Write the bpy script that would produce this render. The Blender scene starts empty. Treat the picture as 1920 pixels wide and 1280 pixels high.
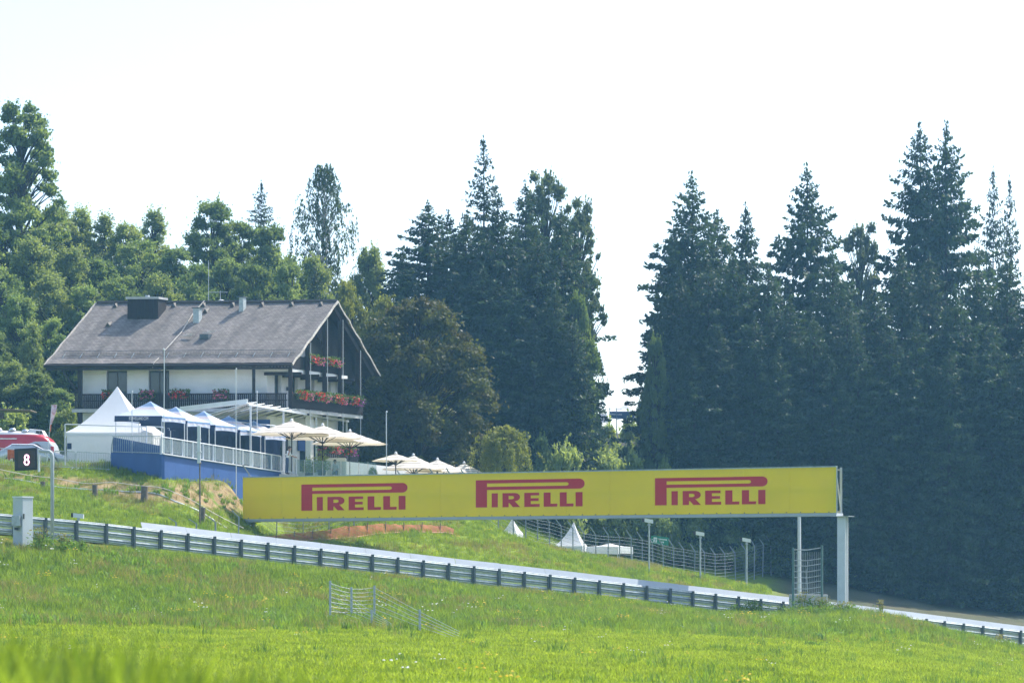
import bpy, bmesh, math, random
import numpy as np
from mathutils import Vector, Matrix, Euler

random.seed(7)
rng = np.random.default_rng(11)
sc = bpy.context.scene
COL = sc.collection

# ------------------------------------------------------------------ camera
F = 5400.0            # focal length in photo pixels (1920 wide)
HY = 1080.0           # horizon row
def P(px, py, d):
    return Vector(((px - 960.0) / F * d, d, (HY - py) / F * d))
def XD(px, d):
    return (px - 960.0) / F * d
cam_d = bpy.data.cameras.new('camera')
cam = bpy.data.objects.new('camera', cam_d)
COL.objects.link(cam)
cam.location = (0, 0, 0)
cam.rotation_euler = (math.radians(90), 0, 0)
cam_d.sensor_width = 36.0
cam_d.lens = F / 1920.0 * 36.0
cam_d.shift_y = (HY - 640.0) / 1920.0
cam_d.clip_start = 0.5
cam_d.clip_end = 3000.0
cam_d.dof.use_dof = True
cam_d.dof.focus_distance = 165.0
cam_d.dof.aperture_fstop = 3.2
sc.camera = cam

# ------------------------------------------------------------------ sky, sun, exposure
SUN_AZ = math.radians(52)      # from +Y towards +X
SUN_EL = math.radians(51)
w = bpy.data.worlds.new('World')
sc.world = w
w.use_nodes = True
nt = w.node_tree
nt.nodes.clear()
sky = nt.nodes.new('ShaderNodeTexSky')
sky.sky_type = 'NISHITA'
sky.sun_disc = False
sky.sun_elevation = SUN_EL
sky.sun_rotation = SUN_AZ
sky.altitude = 700
sky.air_density = 1.0
sky.dust_density = 3.0
sky.ozone_density = 1.0
bg = nt.nodes.new('ShaderNodeBackground')
bg.inputs['Strength'].default_value = 0.15
wo = nt.nodes.new('ShaderNodeOutputWorld')
nt.links.new(sky.outputs[0], bg.inputs[0])
nt.links.new(bg.outputs[0], wo.inputs[0])

sun_d = bpy.data.lights.new('sun', 'SUN')
sun_d.energy = 3.5
sun_d.angle = math.radians(0.5)
sun_d.color = (1.0, 0.955, 0.88)
sun = bpy.data.objects.new('sun', sun_d)
COL.objects.link(sun)
sdir = Vector((math.sin(SUN_AZ) * math.cos(SUN_EL), math.cos(SUN_AZ) * math.cos(SUN_EL), math.sin(SUN_EL)))
sun.rotation_euler = sdir.to_track_quat('Z', 'Y').to_euler()
sun.location = sdir * 100

vs = sc.view_settings
vs.view_transform = 'Standard'
vs.look = 'None'
vs.exposure = 1.12
vs.gamma = 1.0
vs.use_curve_mapping = False
sc.render.engine = 'CYCLES'
cy = sc.cycles
cy.use_denoising = True
cy.max_bounces = 8
cy.diffuse_bounces = 3
cy.glossy_bounces = 3
cy.transmission_bounces = 5
cy.transparent_max_bounces = 8
cy.volume_bounces = 1
cy.caustics_reflective = False
cy.caustics_refractive = False
cy.sample_clamp_indirect = 4.0

# ------------------------------------------------------------------ materials
def principled(name):
    m = bpy.data.materials.new(name)
    m.use_nodes = True
    n = m.node_tree.nodes
    return m, n, m.node_tree.links, n['Principled BSDF'], n['Material Output']

def mat(name, base, rough=0.6, metal=0.0, var=0.12, vscale=3.0, bump=0.0, bscale=20.0, trans=0.0,
        spec=0.4, tint2=None, objrand=0.0, tcol=None, stretch=None):
    m, n, l, b, out = principled(name)
    b.inputs['Roughness'].default_value = rough
    b.inputs['Metallic'].default_value = metal
    b.inputs['Specular IOR Level'].default_value = spec
    tc = n.new('ShaderNodeTexCoord')
    src = tc.outputs['Object']
    if stretch:
        mp = n.new('ShaderNodeMapping')
        mp.inputs['Scale'].default_value = stretch
        l.new(src, mp.inputs[0]); src = mp.outputs[0]
    nz = n.new('ShaderNodeTexNoise')
    nz.inputs['Scale'].default_value = vscale
    nz.inputs['Detail'].default_value = 5
    l.new(src, nz.inputs['Vector'])
    mix = n.new('ShaderNodeMix'); mix.data_type = 'RGBA'
    c = Vector(base)
    if tint2 is None:
        a, d = c * (1 - var), c * (1 + var)
    else:
        a, d = c, Vector(tint2)
    mix.inputs['A'].default_value = (*a, 1)
    mix.inputs['B'].default_value = (*[min(1, v) for v in d], 1)
    rp = n.new('ShaderNodeMapRange')
    rp.inputs['From Min'].default_value = 0.3
    rp.inputs['From Max'].default_value = 0.7
    l.new(nz.outputs['Fac'], rp.inputs['Value'])
    l.new(rp.outputs[0], mix.inputs['Factor'])
    colout = mix.outputs['Result']
    if objrand:
        oi = n.new('ShaderNodeObjectInfo')
        mr = n.new('ShaderNodeMapRange')
        mr.inputs['To Min'].default_value = 1 - objrand
        mr.inputs['To Max'].default_value = 1 + objrand
        l.new(oi.outputs['Random'], mr.inputs['Value'])
        vm = n.new('ShaderNodeVectorMath'); vm.operation = 'SCALE'
        l.new(colout, vm.inputs[0]); l.new(mr.outputs[0], vm.inputs['Scale'])
        colout = vm.outputs[0]
    l.new(colout, b.inputs['Base Color'])
    if bump:
        bn = n.new('ShaderNodeTexNoise')
        bn.inputs['Scale'].default_value = bscale
        bn.inputs['Detail'].default_value = 4
        l.new(src, bn.inputs['Vector'])
        bp = n.new('ShaderNodeBump')
        bp.inputs['Strength'].default_value = bump
        bp.inputs['Distance'].default_value = 0.05
        l.new(bn.outputs['Fac'], bp.inputs['Height'])
        l.new(bp.outputs[0], b.inputs['Normal'])
    if trans:
        tr = n.new('ShaderNodeBsdfTranslucent')
        if tcol:
            tr.inputs['Color'].default_value = (*tcol, 1)
        else:
            l.new(colout, tr.inputs['Color'])
        ms = n.new('ShaderNodeMixShader')
        ms.inputs[0].default_value = trans
        l.new(b.outputs[0], ms.inputs[1]); l.new(tr.outputs[0], ms.inputs[2])
        l.new(ms.outputs[0], out.inputs['Surface'])
    return m

def leafmat(name, c1, c2, trans=0.45, tgain=1.5, scale=0.35, rnd=0.2):
    """foliage: colour varies in clumps (world noise), per tree and per leaf; part of the light passes through"""
    m, n, l, b, out = principled(name)
    b.inputs['Roughness'].default_value = 0.55
    b.inputs['Specular IOR Level'].default_value = 0.3
    g = n.new('ShaderNodeNewGeometry')
    nz = n.new('ShaderNodeTexNoise'); nz.inputs['Scale'].default_value = scale; nz.inputs['Detail'].default_value = 3
    l.new(g.outputs['Position'], nz.inputs['Vector'])
    rp = n.new('ShaderNodeMapRange'); rp.inputs['From Min'].default_value = 0.35; rp.inputs['From Max'].default_value = 0.65
    l.new(nz.outputs['Fac'], rp.inputs['Value'])
    mix = n.new('ShaderNodeMix'); mix.data_type = 'RGBA'
    mix.inputs['A'].default_value = (*c1, 1); mix.inputs['B'].default_value = (*c2, 1)
    l.new(rp.outputs[0], mix.inputs['Factor'])
    oi = n.new('ShaderNodeObjectInfo')
    ad = n.new('ShaderNodeMath'); ad.operation = 'ADD'
    l.new(oi.outputs['Random'], ad.inputs[0]); l.new(g.outputs['Random Per Island'], ad.inputs[1])
    mr = n.new('ShaderNodeMapRange'); mr.inputs['From Max'].default_value = 2.0
    mr.inputs['To Min'].default_value = 1 - rnd * 1.6; mr.inputs['To Max'].default_value = 1 + rnd * 1.6
    l.new(ad.outputs[0], mr.inputs['Value'])
    vm = n.new('ShaderNodeVectorMath'); vm.operation = 'SCALE'
    l.new(mix.outputs['Result'], vm.inputs[0]); l.new(mr.outputs[0], vm.inputs['Scale'])
    l.new(vm.outputs[0], b.inputs['Base Color'])
    v2 = n.new('ShaderNodeVectorMath'); v2.operation = 'MULTIPLY'
    v2.inputs[1].default_value = (tgain * 1.1, tgain * 1.05, tgain * 0.5)
    l.new(vm.outputs[0], v2.inputs[0])
    tr = n.new('ShaderNodeBsdfTranslucent'); l.new(v2.outputs[0], tr.inputs['Color'])
    ms = n.new('ShaderNodeMixShader'); ms.inputs[0].default_value = trans
    l.new(b.outputs[0], ms.inputs[1]); l.new(tr.outputs[0], ms.inputs[2])
    l.new(ms.outputs[0], out.inputs['Surface'])
    return m

M = {}
M['galv'] = mat('galvanised_steel', (0.40, 0.44, 0.45), 0.55, 0.1, 0.22, 6.0, 0.15, 40)
M['galv_dark'] = mat('weathered_steel', (0.10, 0.12, 0.13), 0.6, 0.3, 0.25, 8.0)
M['grey_paint'] = mat('grey_paint', (0.40, 0.43, 0.45), 0.45, 0.0, 0.06, 2.0)
M['light_grey'] = mat('light_grey_paint', (0.62, 0.64, 0.66), 0.45, 0.0, 0.06, 2.0)
M['white_sheet'] = mat('white_plastic_sheet', (0.50, 0.54, 0.59), 0.55, 0, 0.08, 1.2, trans=0.2, tcol=(0.45, 0.5, 0.55))
M['yellow'] = mat('yellow_print', (0.88, 0.69, 0.004), 0.5, 0, 0.05, 0.35, trans=0.16, tcol=(0.92, 0.70, 0.004))
M['red_print'] = mat('red_print', (0.56, 0.012, 0.016), 0.5, 0, 0.04, 2.0)
M['wood_dark'] = mat('dark_stained_wood', (0.020, 0.016, 0.016), 0.75, 0, 0.35, 3.0, 0.3, 30, stretch=(1, 1, 6))
M['wood_grey'] = mat('weathered_wood', (0.16, 0.13, 0.10), 0.85, 0, 0.35, 5.0, 0.5, 20)
M['plaster'] = mat('white_plaster', (0.74, 0.74, 0.73), 0.85, 0, 0.05, 1.1, 0.15, 25)
M['trim'] = mat('pale_wood_trim', (0.55, 0.50, 0.44), 0.8, 0, 0.25, 4.0)
M['glass_dark'] = mat('dark_window_glass', (0.03, 0.045, 0.05), 0.08, 0, 0.4, 1.5, spec=0.6)
M['frame_dark'] = mat('dark_window_frame', (0.05, 0.045, 0.04), 0.5)
M['tent_white'] = mat('white_tent_fabric', (0.84, 0.84, 0.85), 0.7, 0, 0.03, 1.0, 0.12, 3.0, trans=0.36, tcol=(0.88, 0.88, 0.92))
M['navy'] = mat('navy_fabric', (0.022, 0.040, 0.10), 0.7, 0, 0.15, 2.0, 0.1, 4)
M['blue_wall'] = mat('blue_painted_board', (0.034, 0.095, 0.28), 0.6, 0, 0.10, 0.8)
M['umbrella'] = None
M['concrete'] = mat('concrete', (0.45, 0.45, 0.44), 0.9, 0, 0.12, 3, 0.2, 30)
M['asphalt'] = mat('asphalt', (0.05, 0.05, 0.052), 0.85, 0, 0.2, 4, 0.2, 60)
M['orange_net'] = mat('orange_safety_net', (0.46, 0.165, 0.085), 0.9, 0, 0.25, 1.5, 0.4, 9, trans=0.25)
M['black'] = mat('black_plastic', (0.015, 0.015, 0.017), 0.4)
M['bark'] = mat('bark', (0.050, 0.042, 0.034), 0.95, 0, 0.35, 6, 0.5, 14)
M['birch_bark'] = mat('birch_bark', (0.45, 0.43, 0.40), 0.9, 0, 0.4, 4, 0.3, 10)
M['chrome'] = mat('polished_metal', (0.6, 0.62, 0.64), 0.25, 0.9, 0.1, 4)
M['skin'] = mat('skin', (0.42, 0.24, 0.17), 0.55, 0, 0.08, 8)
M['shirt_white'] = mat('white_shirt', (0.75, 0.76, 0.78), 0.85, 0, 0.06, 8)
M['shirt_grey'] = mat('pale_grey_shirt', (0.5, 0.53, 0.55), 0.85, 0, 0.06, 8)
M['jeans'] = mat('blue_jeans', (0.06, 0.09, 0.16), 0.9, 0, 0.2, 12)
M['hair'] = mat('brown_hair', (0.05, 0.032, 0.022), 0.7, 0, 0.2, 20)
M['shoe'] = mat('dark_shoe', (0.03, 0.03, 0.03), 0.6)
M['red_paint'] = mat('red_car_paint', (0.50, 0.025, 0.045), 0.25, 0, 0.04, 2)
M['flower_red'] = mat('red_blossom', (0.62, 0.055, 0.045), 0.6, 0, 0.3, 9, trans=0.3)
M['flower_pink'] = mat('pink_blossom', (0.62, 0.16, 0.26), 0.6, 0, 0.35, 9, trans=0.3)
M['flower_purple'] = mat('purple_blossom', (0.36, 0.07, 0.34), 0.6, 0, 0.35, 9, trans=0.3)
M['leaf_box'] = leafmat('balcony_foliage', (0.06, 0.12, 0.03), (0.10, 0.16, 0.04), scale=3)
M['spruce'] = leafmat('spruce_needles', (0.028, 0.056, 0.030), (0.058, 0.098, 0.044), 0.3, 1.4, 0.25)
M['spruce2'] = leafmat('pale_spruce_needles', (0.040, 0.068, 0.042), (0.065, 0.098, 0.055), 0.3, 1.3, 0.3)
M['leaf'] = leafmat('broad_leaves', (0.108, 0.168, 0.062), (0.190, 0.252, 0.096), 0.48, 1.65, 0.28)
M['leaf_light'] = leafmat('pale_broad_leaves', (0.180, 0.236, 0.084), (0.255, 0.310, 0.122), 0.48, 1.65, 0.3)
M['leaf_silver'] = leafmat('silvery_leaves', (0.10, 0.14, 0.075), (0.16, 0.20, 0.11), 0.4, 1.3, 0.4)
M['leaf_copper'] = leafmat('bronze_green_leaves', (0.066, 0.062, 0.020), (0.088, 0.106, 0.028), 0.36, 1.6, 0.55)
M['leaf_birch'] = leafmat('birch_leaves', (0.060, 0.100, 0.045), (0.095, 0.14, 0.065), 0.4, 1.4, 0.4)
M['leaf_willow'] = leafmat('willow_leaves', (0.14, 0.165, 0.035), (0.21, 0.23, 0.055), 0.45, 1.5, 0.6)
M['weed'] = leafmat('weed_leaves', (0.085, 0.165, 0.028), (0.14, 0.235, 0.042), 0.45, 1.6, 1.2)
M['grass_lawn'] = leafmat('lawn_grass_blades', (0.172, 0.242, 0.024), (0.248, 0.315, 0.040), 0.5, 1.55, 0.45, 0.28)
M['grass_tall'] = leafmat('meadow_grass_blades', (0.125, 0.198, 0.028), (0.195, 0.268, 0.044), 0.5, 1.4, 0.6, 0.28)
M['grass_dry'] = leafmat('dry_grass_stalks', (0.22, 0.21, 0.075), (0.29, 0.27, 0.10), 0.4, 1.2, 0.5, 0.2)
M['grass_blue'] = leafmat('cool_green_grass', (0.10, 0.175, 0.030), (0.14, 0.225, 0.045), 0.45, 1.5, 0.4, 0.2)
M['petal_yellow'] = mat('yellow_petals', (0.75, 0.52, 0.02), 0.6, 0, 0.15, 5, trans=0.3)
M['petal_white'] = mat('white_petals', (0.8, 0.8, 0.78), 0.6, 0, 0.1, 5, trans=0.3)

def umbrella_mat():
    m, n, l, b, out = principled('striped_cream_canvas')
    b.inputs['Roughness'].default_value = 0.8
    tc = n.new('ShaderNodeTexCoord')
    sp = n.new('ShaderNodeSeparateXYZ'); l.new(tc.outputs['Object'], sp.inputs[0])
    m1 = n.new('ShaderNodeMath'); m1.operation = 'MULTIPLY'; m1.inputs[1].default_value = 5.6
    l.new(sp.outputs['Z'], m1.inputs[0])
    m2 = n.new('ShaderNodeMath'); m2.operation = 'FRACT'; l.new(m1.outputs[0], m2.inputs[0])
    m3 = n.new('ShaderNodeMath'); m3.operation = 'LESS_THAN'; m3.inputs[1].default_value = 0.34
    l.new(m2.outputs[0], m3.inputs[0])
    mix = n.new('ShaderNodeMix'); mix.data_type = 'RGBA'
    mix.inputs['A'].default_value = (0.82, 0.78, 0.70, 1); mix.inputs['B'].default_value = (0.30, 0.25, 0.21, 1)
    l.new(m3.outputs[0], mix.inputs['Factor'])
    l.new(mix.outputs['Result'], b.inputs['Base Color'])
    tr = n.new('ShaderNodeBsdfTranslucent'); tr.inputs['Color'].default_value = (0.86, 0.76, 0.58, 1)
    ms = n.new('ShaderNodeMixShader'); ms.inputs[0].default_value = 0.25
    l.new(b.outputs[0], ms.inputs[1]); l.new(tr.outputs[0], ms.inputs[2]); l.new(ms.outputs[0], out.inputs['Surface'])
    return m
M['umbrella'] = umbrella_mat()

def glass_mat(name, col, fac):
    m, n, l, b, out = principled(name)
    b.inputs['Base Color'].default_value = (*col, 1); b.inputs['Roughness'].default_value = 0.08
    t = n.new('ShaderNodeBsdfTransparent'); t.inputs['Color'].default_value = (0.82, 0.9, 0.9, 1)
    ms = n.new('ShaderNodeMixShader'); ms.inputs[0].default_value = fac
    l.new(t.outputs[0], ms.inputs[1]); l.new(b.outputs[0], ms.inputs[2]); l.new(ms.outputs[0], out.inputs['Surface'])
    return m
M['pane'] = glass_mat('tinted_balustrade_glass', (0.25, 0.33, 0.36), 0.45)
M['pane_teal'] = glass_mat('teal_balustrade_glass', (0.10, 0.22, 0.24), 0.45)

def emit_mat(name, col, s):
    m, n, l, b, out = principled(name)
    b.inputs['Base Color'].default_value = (0.02, 0.02, 0.02, 1)
    b.inputs['Emission Color'].default_value = (*col, 1); b.inputs['Emission Strength'].default_value = s
    return m
M['led_digit'] = emit_mat('lit_led_digit', (1.0, 0.80, 0.92), 1.3)
M['led_halo'] = emit_mat('lit_led_edge', (0.9, 0.12, 0.40), 0.6)

def roof_mat():
    m, n, l, b, out = principled('weathered_roof_shingles')
    b.inputs['Roughness'].default_value = 0.85
    tc = n.new('ShaderNodeTexCoord')
    br = n.new('ShaderNodeTexBrick')
    br.inputs['Color1'].default_value = (0.152, 0.134, 0.120, 1)
    br.inputs['Color2'].default_value = (0.232, 0.206, 0.186, 1)
    br.inputs['Mortar'].default_value = (0.075, 0.065, 0.065, 1)
    br.inputs['Scale'].default_value = 1.0
    br.inputs['Mortar Size'].default_value = 0.012
    br.inputs['Brick Width'].default_value = 0.30
    br.inputs['Row Height'].default_value = 0.16
    uv = n.new('ShaderNodeUVMap'); uv.uv_map = 'UVMap'
    l.new(uv.outputs[0], br.inputs['Vector'])
    nz = n.new('ShaderNodeTexNoise'); nz.inputs['Scale'].default_value = 0.9; nz.inputs['Detail'].default_value = 6
    mp = n.new('ShaderNodeMapping'); mp.inputs['Scale'].default_value = (1.6, 0.35, 0.35)
    l.new(uv.outputs[0], mp.inputs[0]); l.new(mp.outputs[0], nz.inputs['Vector'])
    mr = n.new('ShaderNodeMapRange'); mr.inputs['From Min'].default_value = 0.3; mr.inputs['From Max'].default_value = 0.7
    mr.inputs['To Min'].default_value = 0.72; mr.inputs['To Max'].default_value = 1.3
    l.new(nz.outputs['Fac'], mr.inputs['Value'])
    vm = n.new('ShaderNodeVectorMath'); vm.operation = 'SCALE'
    l.new(br.outputs['Color'], vm.inputs[0]); l.new(mr.outputs[0], vm.inputs['Scale'])
    l.new(vm.outputs[0], b.inputs['Base Color'])
    bp = n.new('ShaderNodeBump'); bp.inputs['Strength'].default_value = 0.6; bp.inputs['Distance'].default_value = 0.02
    bp.invert = True
    l.new(br.outputs['Fac'], bp.inputs['Height']); l.new(bp.outputs[0], b.inputs['Normal'])
    return m
M['roof'] = roof_mat()

# ------------------------------------------------------------------ mesh helpers
class MB:
    def __init__(self, T=None):
        self.v = []; self.f = []; self.T = T
    def add(self, vs_, fs):
        o = len(self.v)
        if self.T is not None:
            vs_ = [self.T @ Vector(p) for p in vs_]
        self.v.extend([tuple(p) for p in vs_])
        self.f.extend([tuple(i + o for i in f) for f in fs])
        return self
    def hexa(self, p):   # 8 points: bottom 4 (ccw), top 4
        return self.add(p, [(3, 2, 1, 0), (4, 5, 6, 7), (0, 1, 5, 4), (1, 2, 6, 5), (2, 3, 7, 6), (3, 0, 4, 7)])
    def box(self, x0, x1, y0, y1, z0, z1):
        return self.hexa([(x0, y0, z0), (x1, y0, z0), (x1, y1, z0), (x0, y1, z0),
                          (x0, y0, z1), (x1, y0, z1), (x1, y1, z1), (x0, y1, z1)])
    def bar(self, a, b, w, h=None):   # square bar from a to b
        a = Vector(a); b = Vector(b); h = h or w
        d = (b - a).normalized()
        up = Vector((0, 0, 1)) if abs(d.z) < 0.95 else Vector((0, 1, 0))
        s = d.cross(up).normalized() * (w / 2); u = s.cross(d).normalized() * (h / 2)
        return self.hexa([a - s - u, a + s - u, b + s - u, b - s - u, a - s + u, a + s + u, b + s + u, b - s + u])
    def tube(self, pts, r, n=6, cap=True):
        pts = [Vector(p) for p in pts]
        rs = r if isinstance(r, (list, tuple)) else [r] * len(pts)
        vv = []; ff = []
        for i, p in enumerate(pts):
            a = pts[max(0, i - 1)]; b = pts[min(len(pts) - 1, i + 1)]
            d = (b - a)
            d = d.normalized() if d.length > 1e-9 else Vector((0, 0, 1))
            up = Vector((0, 0, 1)) if abs(d.z) < 0.9 else Vector((1, 0, 0))
            s = d.cross(up).normalized(); u = s.cross(d).normalized()
            for k in range(n):
                t = 2 * math.pi * k / n
                vv.append(p + (s * math.cos(t) + u * math.sin(t)) * rs[i])
        for i in range(len(pts) - 1):
            for k in range(n):
                k2 = (k + 1) % n
                ff.append((i * n + k, i * n + k2, (i + 1) * n + k2, (i + 1) * n + k))
        if cap:
            ff.append(tuple(range(n - 1, -1, -1)))
            ff.append(tuple(range((len(pts) - 1) * n, len(pts) * n)))
        return self.add(vv, ff)
    def lathe(self, c, prof, n=16):   # prof: (r, z)
        vv = []; ff = []
        c = Vector(c)
        for r, z in prof:
            for k in range(n):
                t = 2 * math.pi * k / n
                vv.append(c + Vector((r * math.cos(t), r * math.sin(t), z)))
        for i in range(len(prof) - 1):
            for k in range(n):
                k2 = (k + 1) % n
                ff.append((i * n + k, i * n + k2, (i + 1) * n + k2, (i + 1) * n + k))
        ff.append(tuple(range(n - 1, -1, -1))); ff.append(tuple(range((len(prof) - 1) * n, len(prof) * n)))
        return self.add(vv, ff)
    def poly(self, pts, off):   # flat polygon thickened by vector off
        n = len(pts); off = Vector(off)
        a = [Vector(p) for p in pts]; b = [p + off for p in a]
        return self.add(a + b, [tuple(range(n - 1, -1, -1)), tuple(range(n, 2 * n))] +
                        [(i, (i + 1) % n, n + (i + 1) % n, n + i) for i in range(n)])
    def mesh(self, name, origin=(0, 0, 0), smooth=False):
        o = Vector(origin)
        me = bpy.data.meshes.new(name)
        me.from_pydata([tuple(Vector(p) - o) for p in self.v], [], self.f)
        bm = bmesh.new(); bm.from_mesh(me)
        bmesh.ops.recalc_face_normals(bm, faces=bm.faces)
        bm.to_mesh(me); bm.free()
        if smooth:
            me.polygons.foreach_set('use_smooth', [True] * len(me.polygons))
        me.update()
        return me
    def build(self, name, m, parent=None, smooth=False, origin=None, bevel=0):
        o = origin
        if o is None:
            o = world_loc(parent) if parent is not None else (0, 0, 0)
        me = self.mesh(name, o, smooth)
        if m is not None:
            me.materials.append(M[m] if isinstance(m, str) else m)
        ob = bpy.data.objects.new(name, me)
        COL.objects.link(ob)
        if parent is not None:
            ob.parent = parent
            ob.location = Vector(o) - Vector(world_loc(parent))
        else:
            ob.location = o
        if bevel:
            bv = ob.modifiers.new('b', 'BEVEL'); bv.width = bevel; bv.segments = 2; bv.limit_method = 'ANGLE'
        WLOC[ob.name] = Vector(o)
        return ob
WLOC = {}
def world_loc(o):
    return WLOC.get(o.name, Vector(o.location))

def tag(o, label, cat, group=None, kind=None):
    if label: o['label'] = label
    if cat: o['category'] = cat
    if group: o['group'] = group
    if kind: o['kind'] = kind
    return o
def thing(name, label, cat, loc=(0, 0, 0), group=None):
    o = bpy.data.objects.new(name, None)
    COL.objects.link(o)
    o.location = loc
    o.empty_display_size = 0.2
    WLOC[o.name] = Vector(loc)
    return tag(o, label, cat, group)
def inst(name, me, parent, loc, rot=(0, 0, 0), scale=(1, 1, 1)):
    """part sharing mesh data; loc in world"""
    ob = bpy.data.objects.new(name, me)
    COL.objects.link(ob)
    if parent is not None:
        ob.parent = parent
        ob.location = Vector(loc) - world_loc(parent)
    else:
        ob.location = loc
    ob.rotation_euler = rot; ob.scale = scale
    WLOC[ob.name] = Vector(loc)
    return ob
def copy_tree(o, loc, label=None, rot=None, scale=None):
    c = o.copy(); COL.objects.link(c); c.location = loc
    WLOC[c.name] = Vector(loc)
    if label: c['label'] = label
    if rot is not None: c.rotation_euler = rot
    if scale is not None: c.scale = scale
    for ch in list(o.children):
        k = ch.copy(); COL.objects.link(k); k.parent = c
        for g in ch.children:
            s = g.copy(); COL.objects.link(s); s.parent = k
    return c

def mesh_np(name, v, f, m=None):
    v = np.asarray(v, dtype=np.float32); f = np.asarray(f, dtype=np.int32)
    me = bpy.data.meshes.new(name)
    n, k = f.shape
    me.vertices.add(len(v)); me.vertices.foreach_set('co', v.ravel())
    me.loops.add(n * k); me.loops.foreach_set('vertex_index', f.ravel())
    me.polygons.add(n); me.polygons.foreach_set('loop_start', np.arange(0, n * k, k, dtype=np.int32))
    me.update(calc_edges=True)
    if m: me.materials.append(M[m])
    return me

def interp(x, xs, ys):
    return float(np.interp(x, xs, ys))

def vnoise(x, y, seed=0):
    """smooth value noise on arrays, 0..1"""
    x = np.asarray(x, float); y = np.asarray(y, float)
    xi = np.floor(x).astype(np.int64); yi = np.floor(y).astype(np.int64)
    fx = x - xi; fy = y - yi
    fx = fx * fx * (3 - 2 * fx); fy = fy * fy * (3 - 2 * fy)
    def h(a, b):
        s = np.sin(a * 127.1 + b * 311.7 + seed * 74.7) * 43758.5453
        return s - np.floor(s)
    return (h(xi, yi) * (1 - fx) + h(xi + 1, yi) * fx) * (1 - fy) + (h(xi, yi + 1) * (1 - fx) + h(xi + 1, yi + 1) * fx) * fy
def fbm(x, y, seed=0):
    return (vnoise(x, y, seed) * 0.55 + vnoise(np.asarray(x) * 2.1, np.asarray(y) * 2.1, seed + 3) * 0.3 +
            vnoise(np.asarray(x) * 4.3, np.asarray(y) * 4.3, seed + 5) * 0.15)
# ------------------------------------------------------------------ terrain
RAIL_PX  = [-160, 0, 175, 400, 640, 850, 1150, 1400, 1640, 1750, 1920, 2100]
RAIL_TOP = [946, 962, 978, 1005, 1032, 1056, 1090, 1119, 1147, 1161, 1182, 1204]
RAIL_D   = [134, 136, 138, 142, 146, 149.5, 154, 158.5, 163, 166, 170, 175]
RAIL_H = 0.98
def rail_pt(px):
    d = interp(px, RAIL_PX, RAIL_D); y = interp(px, RAIL_PX, RAIL_TOP)
    p = P(px, y, d); p.z -= RAIL_H
    return p
CP = []
def cp(px, py, d): CP.append(P(px, py, d))
def cz(x, d, z): CP.append(Vector((x, d, z)))
for px in (-160, 0, 200, 400, 640, 900, 1150, 1400, 1640, 1800, 1920, 2100):
    p = rail_pt(px); CP.append(Vector((p.x, p.y, p.z - 0.12)))
    CP.append(Vector((p.x + 1.5, p.y + 9, p.z - 0.35)))          # track
# foreground lawn and bank
for px, rows in {
    -150: [(50, 1285), (80, 1208), (110, 1135), (124, 1066)],
    0: [(50, 1290), (80, 1215), (110, 1146), (124, 1080)],
    320: [(50, 1292), (80, 1222), (110, 1163), (126, 1100)],
    640: [(50, 1292), (80, 1228), (110, 1178), (128, 1130)],
    900: [(50, 1294), (80, 1236), (110, 1186), (132, 1138)],
    1200: [(50, 1300), (80, 1248), (110, 1196), (138, 1158), (149, 1136)],
    1420: [(50, 1310), (80, 1258), (110, 1209), (144, 1171), (153, 1160)],
    1600: [(50, 1320), (80, 1274), (110, 1222), (140, 1174), (152, 1151)],
    1760: [(50, 1330), (80, 1300), (110, 1250), (140, 1210), (157, 1199)],
    1920: [(50, 1345), (80, 1330), (110, 1285), (140, 1246), (158, 1234), (165, 1226)],
    2100: [(50, 1360), (80, 1350), (110, 1310), (140, 1265), (160, 1248)]}.items():
    for d, y in rows: cp(px, y, d)
for x in (-40, -15, 0, 15, 40):
    cz(x, 24, -1.45 - 0.01 * x); cz(x, 9, -1.25); cz(x, 0, -1.5); cz(x, -60, -2)
cz(-60, 60, -1); cz(-60, 110, 1.5); cz(60, 60, -4); cz(60, 110, -6); cz(70, 160, -7)
# grass slope on the left beyond the track, dirt bank and plateau
for px, d, y in [(-150, 158, 935), (-150, 166, 892), (-150, 172, 866), (0, 158, 945), (0, 165, 905), (0, 170, 878),
                 (120, 160, 950), (120, 167, 912), (120, 172, 876), (250, 160, 966), (250, 165.2, 932), (245, 169.5, 893), (212, 172.4, 878), (290, 168, 899), (250, 174, 872),
                 (330, 160, 980), (330, 165.4, 944), (306, 167.4, 903), (340, 169.8, 902), (385, 172, 903), (400, 165, 985), (400, 169, 955), (430, 174.4, 908), (440, 167, 1000), (440, 171, 975),
                 (480, 165, 1016), (480, 170.5, 1004), (480, 175, 985), (520, 170, 1012), (560, 171, 1010), (540, 178, 985), (500, 179.5, 925)]:
    cp(px, y, d)
cp(100, 868, 178); cp(-100, 865, 180); cz(-35, 195, 7.3); cz(-28, 200, 7.6); cz(-20, 196, 7.3); cz(-16, 186, 6.6)
cz(-10, 185, 5.2); cz(-6, 190, 5.0); cz(-3, 197, 5.4); cz(-12, 203, 7.0)
# verge hump in the middle
for px, d, y in [(600, 165, 1032), (620, 170, 1012), (700, 172, 1001), (700, 165, 1040), (760, 177, 984), (760, 166, 1048), (880, 181, 995), (880, 169, 1058),
                 (960, 185, 1007), (960, 171, 1068), (1100, 193, 1043), (1100, 175, 1082), (1200, 199, 1066), (1200, 178, 1096),
                 (1300, 206, 1088), (1300, 182, 1108), (1400, 213, 1108), (1400, 186, 1122), (1450, 219, 1116)]:
    cp(px, y, d)
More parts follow.
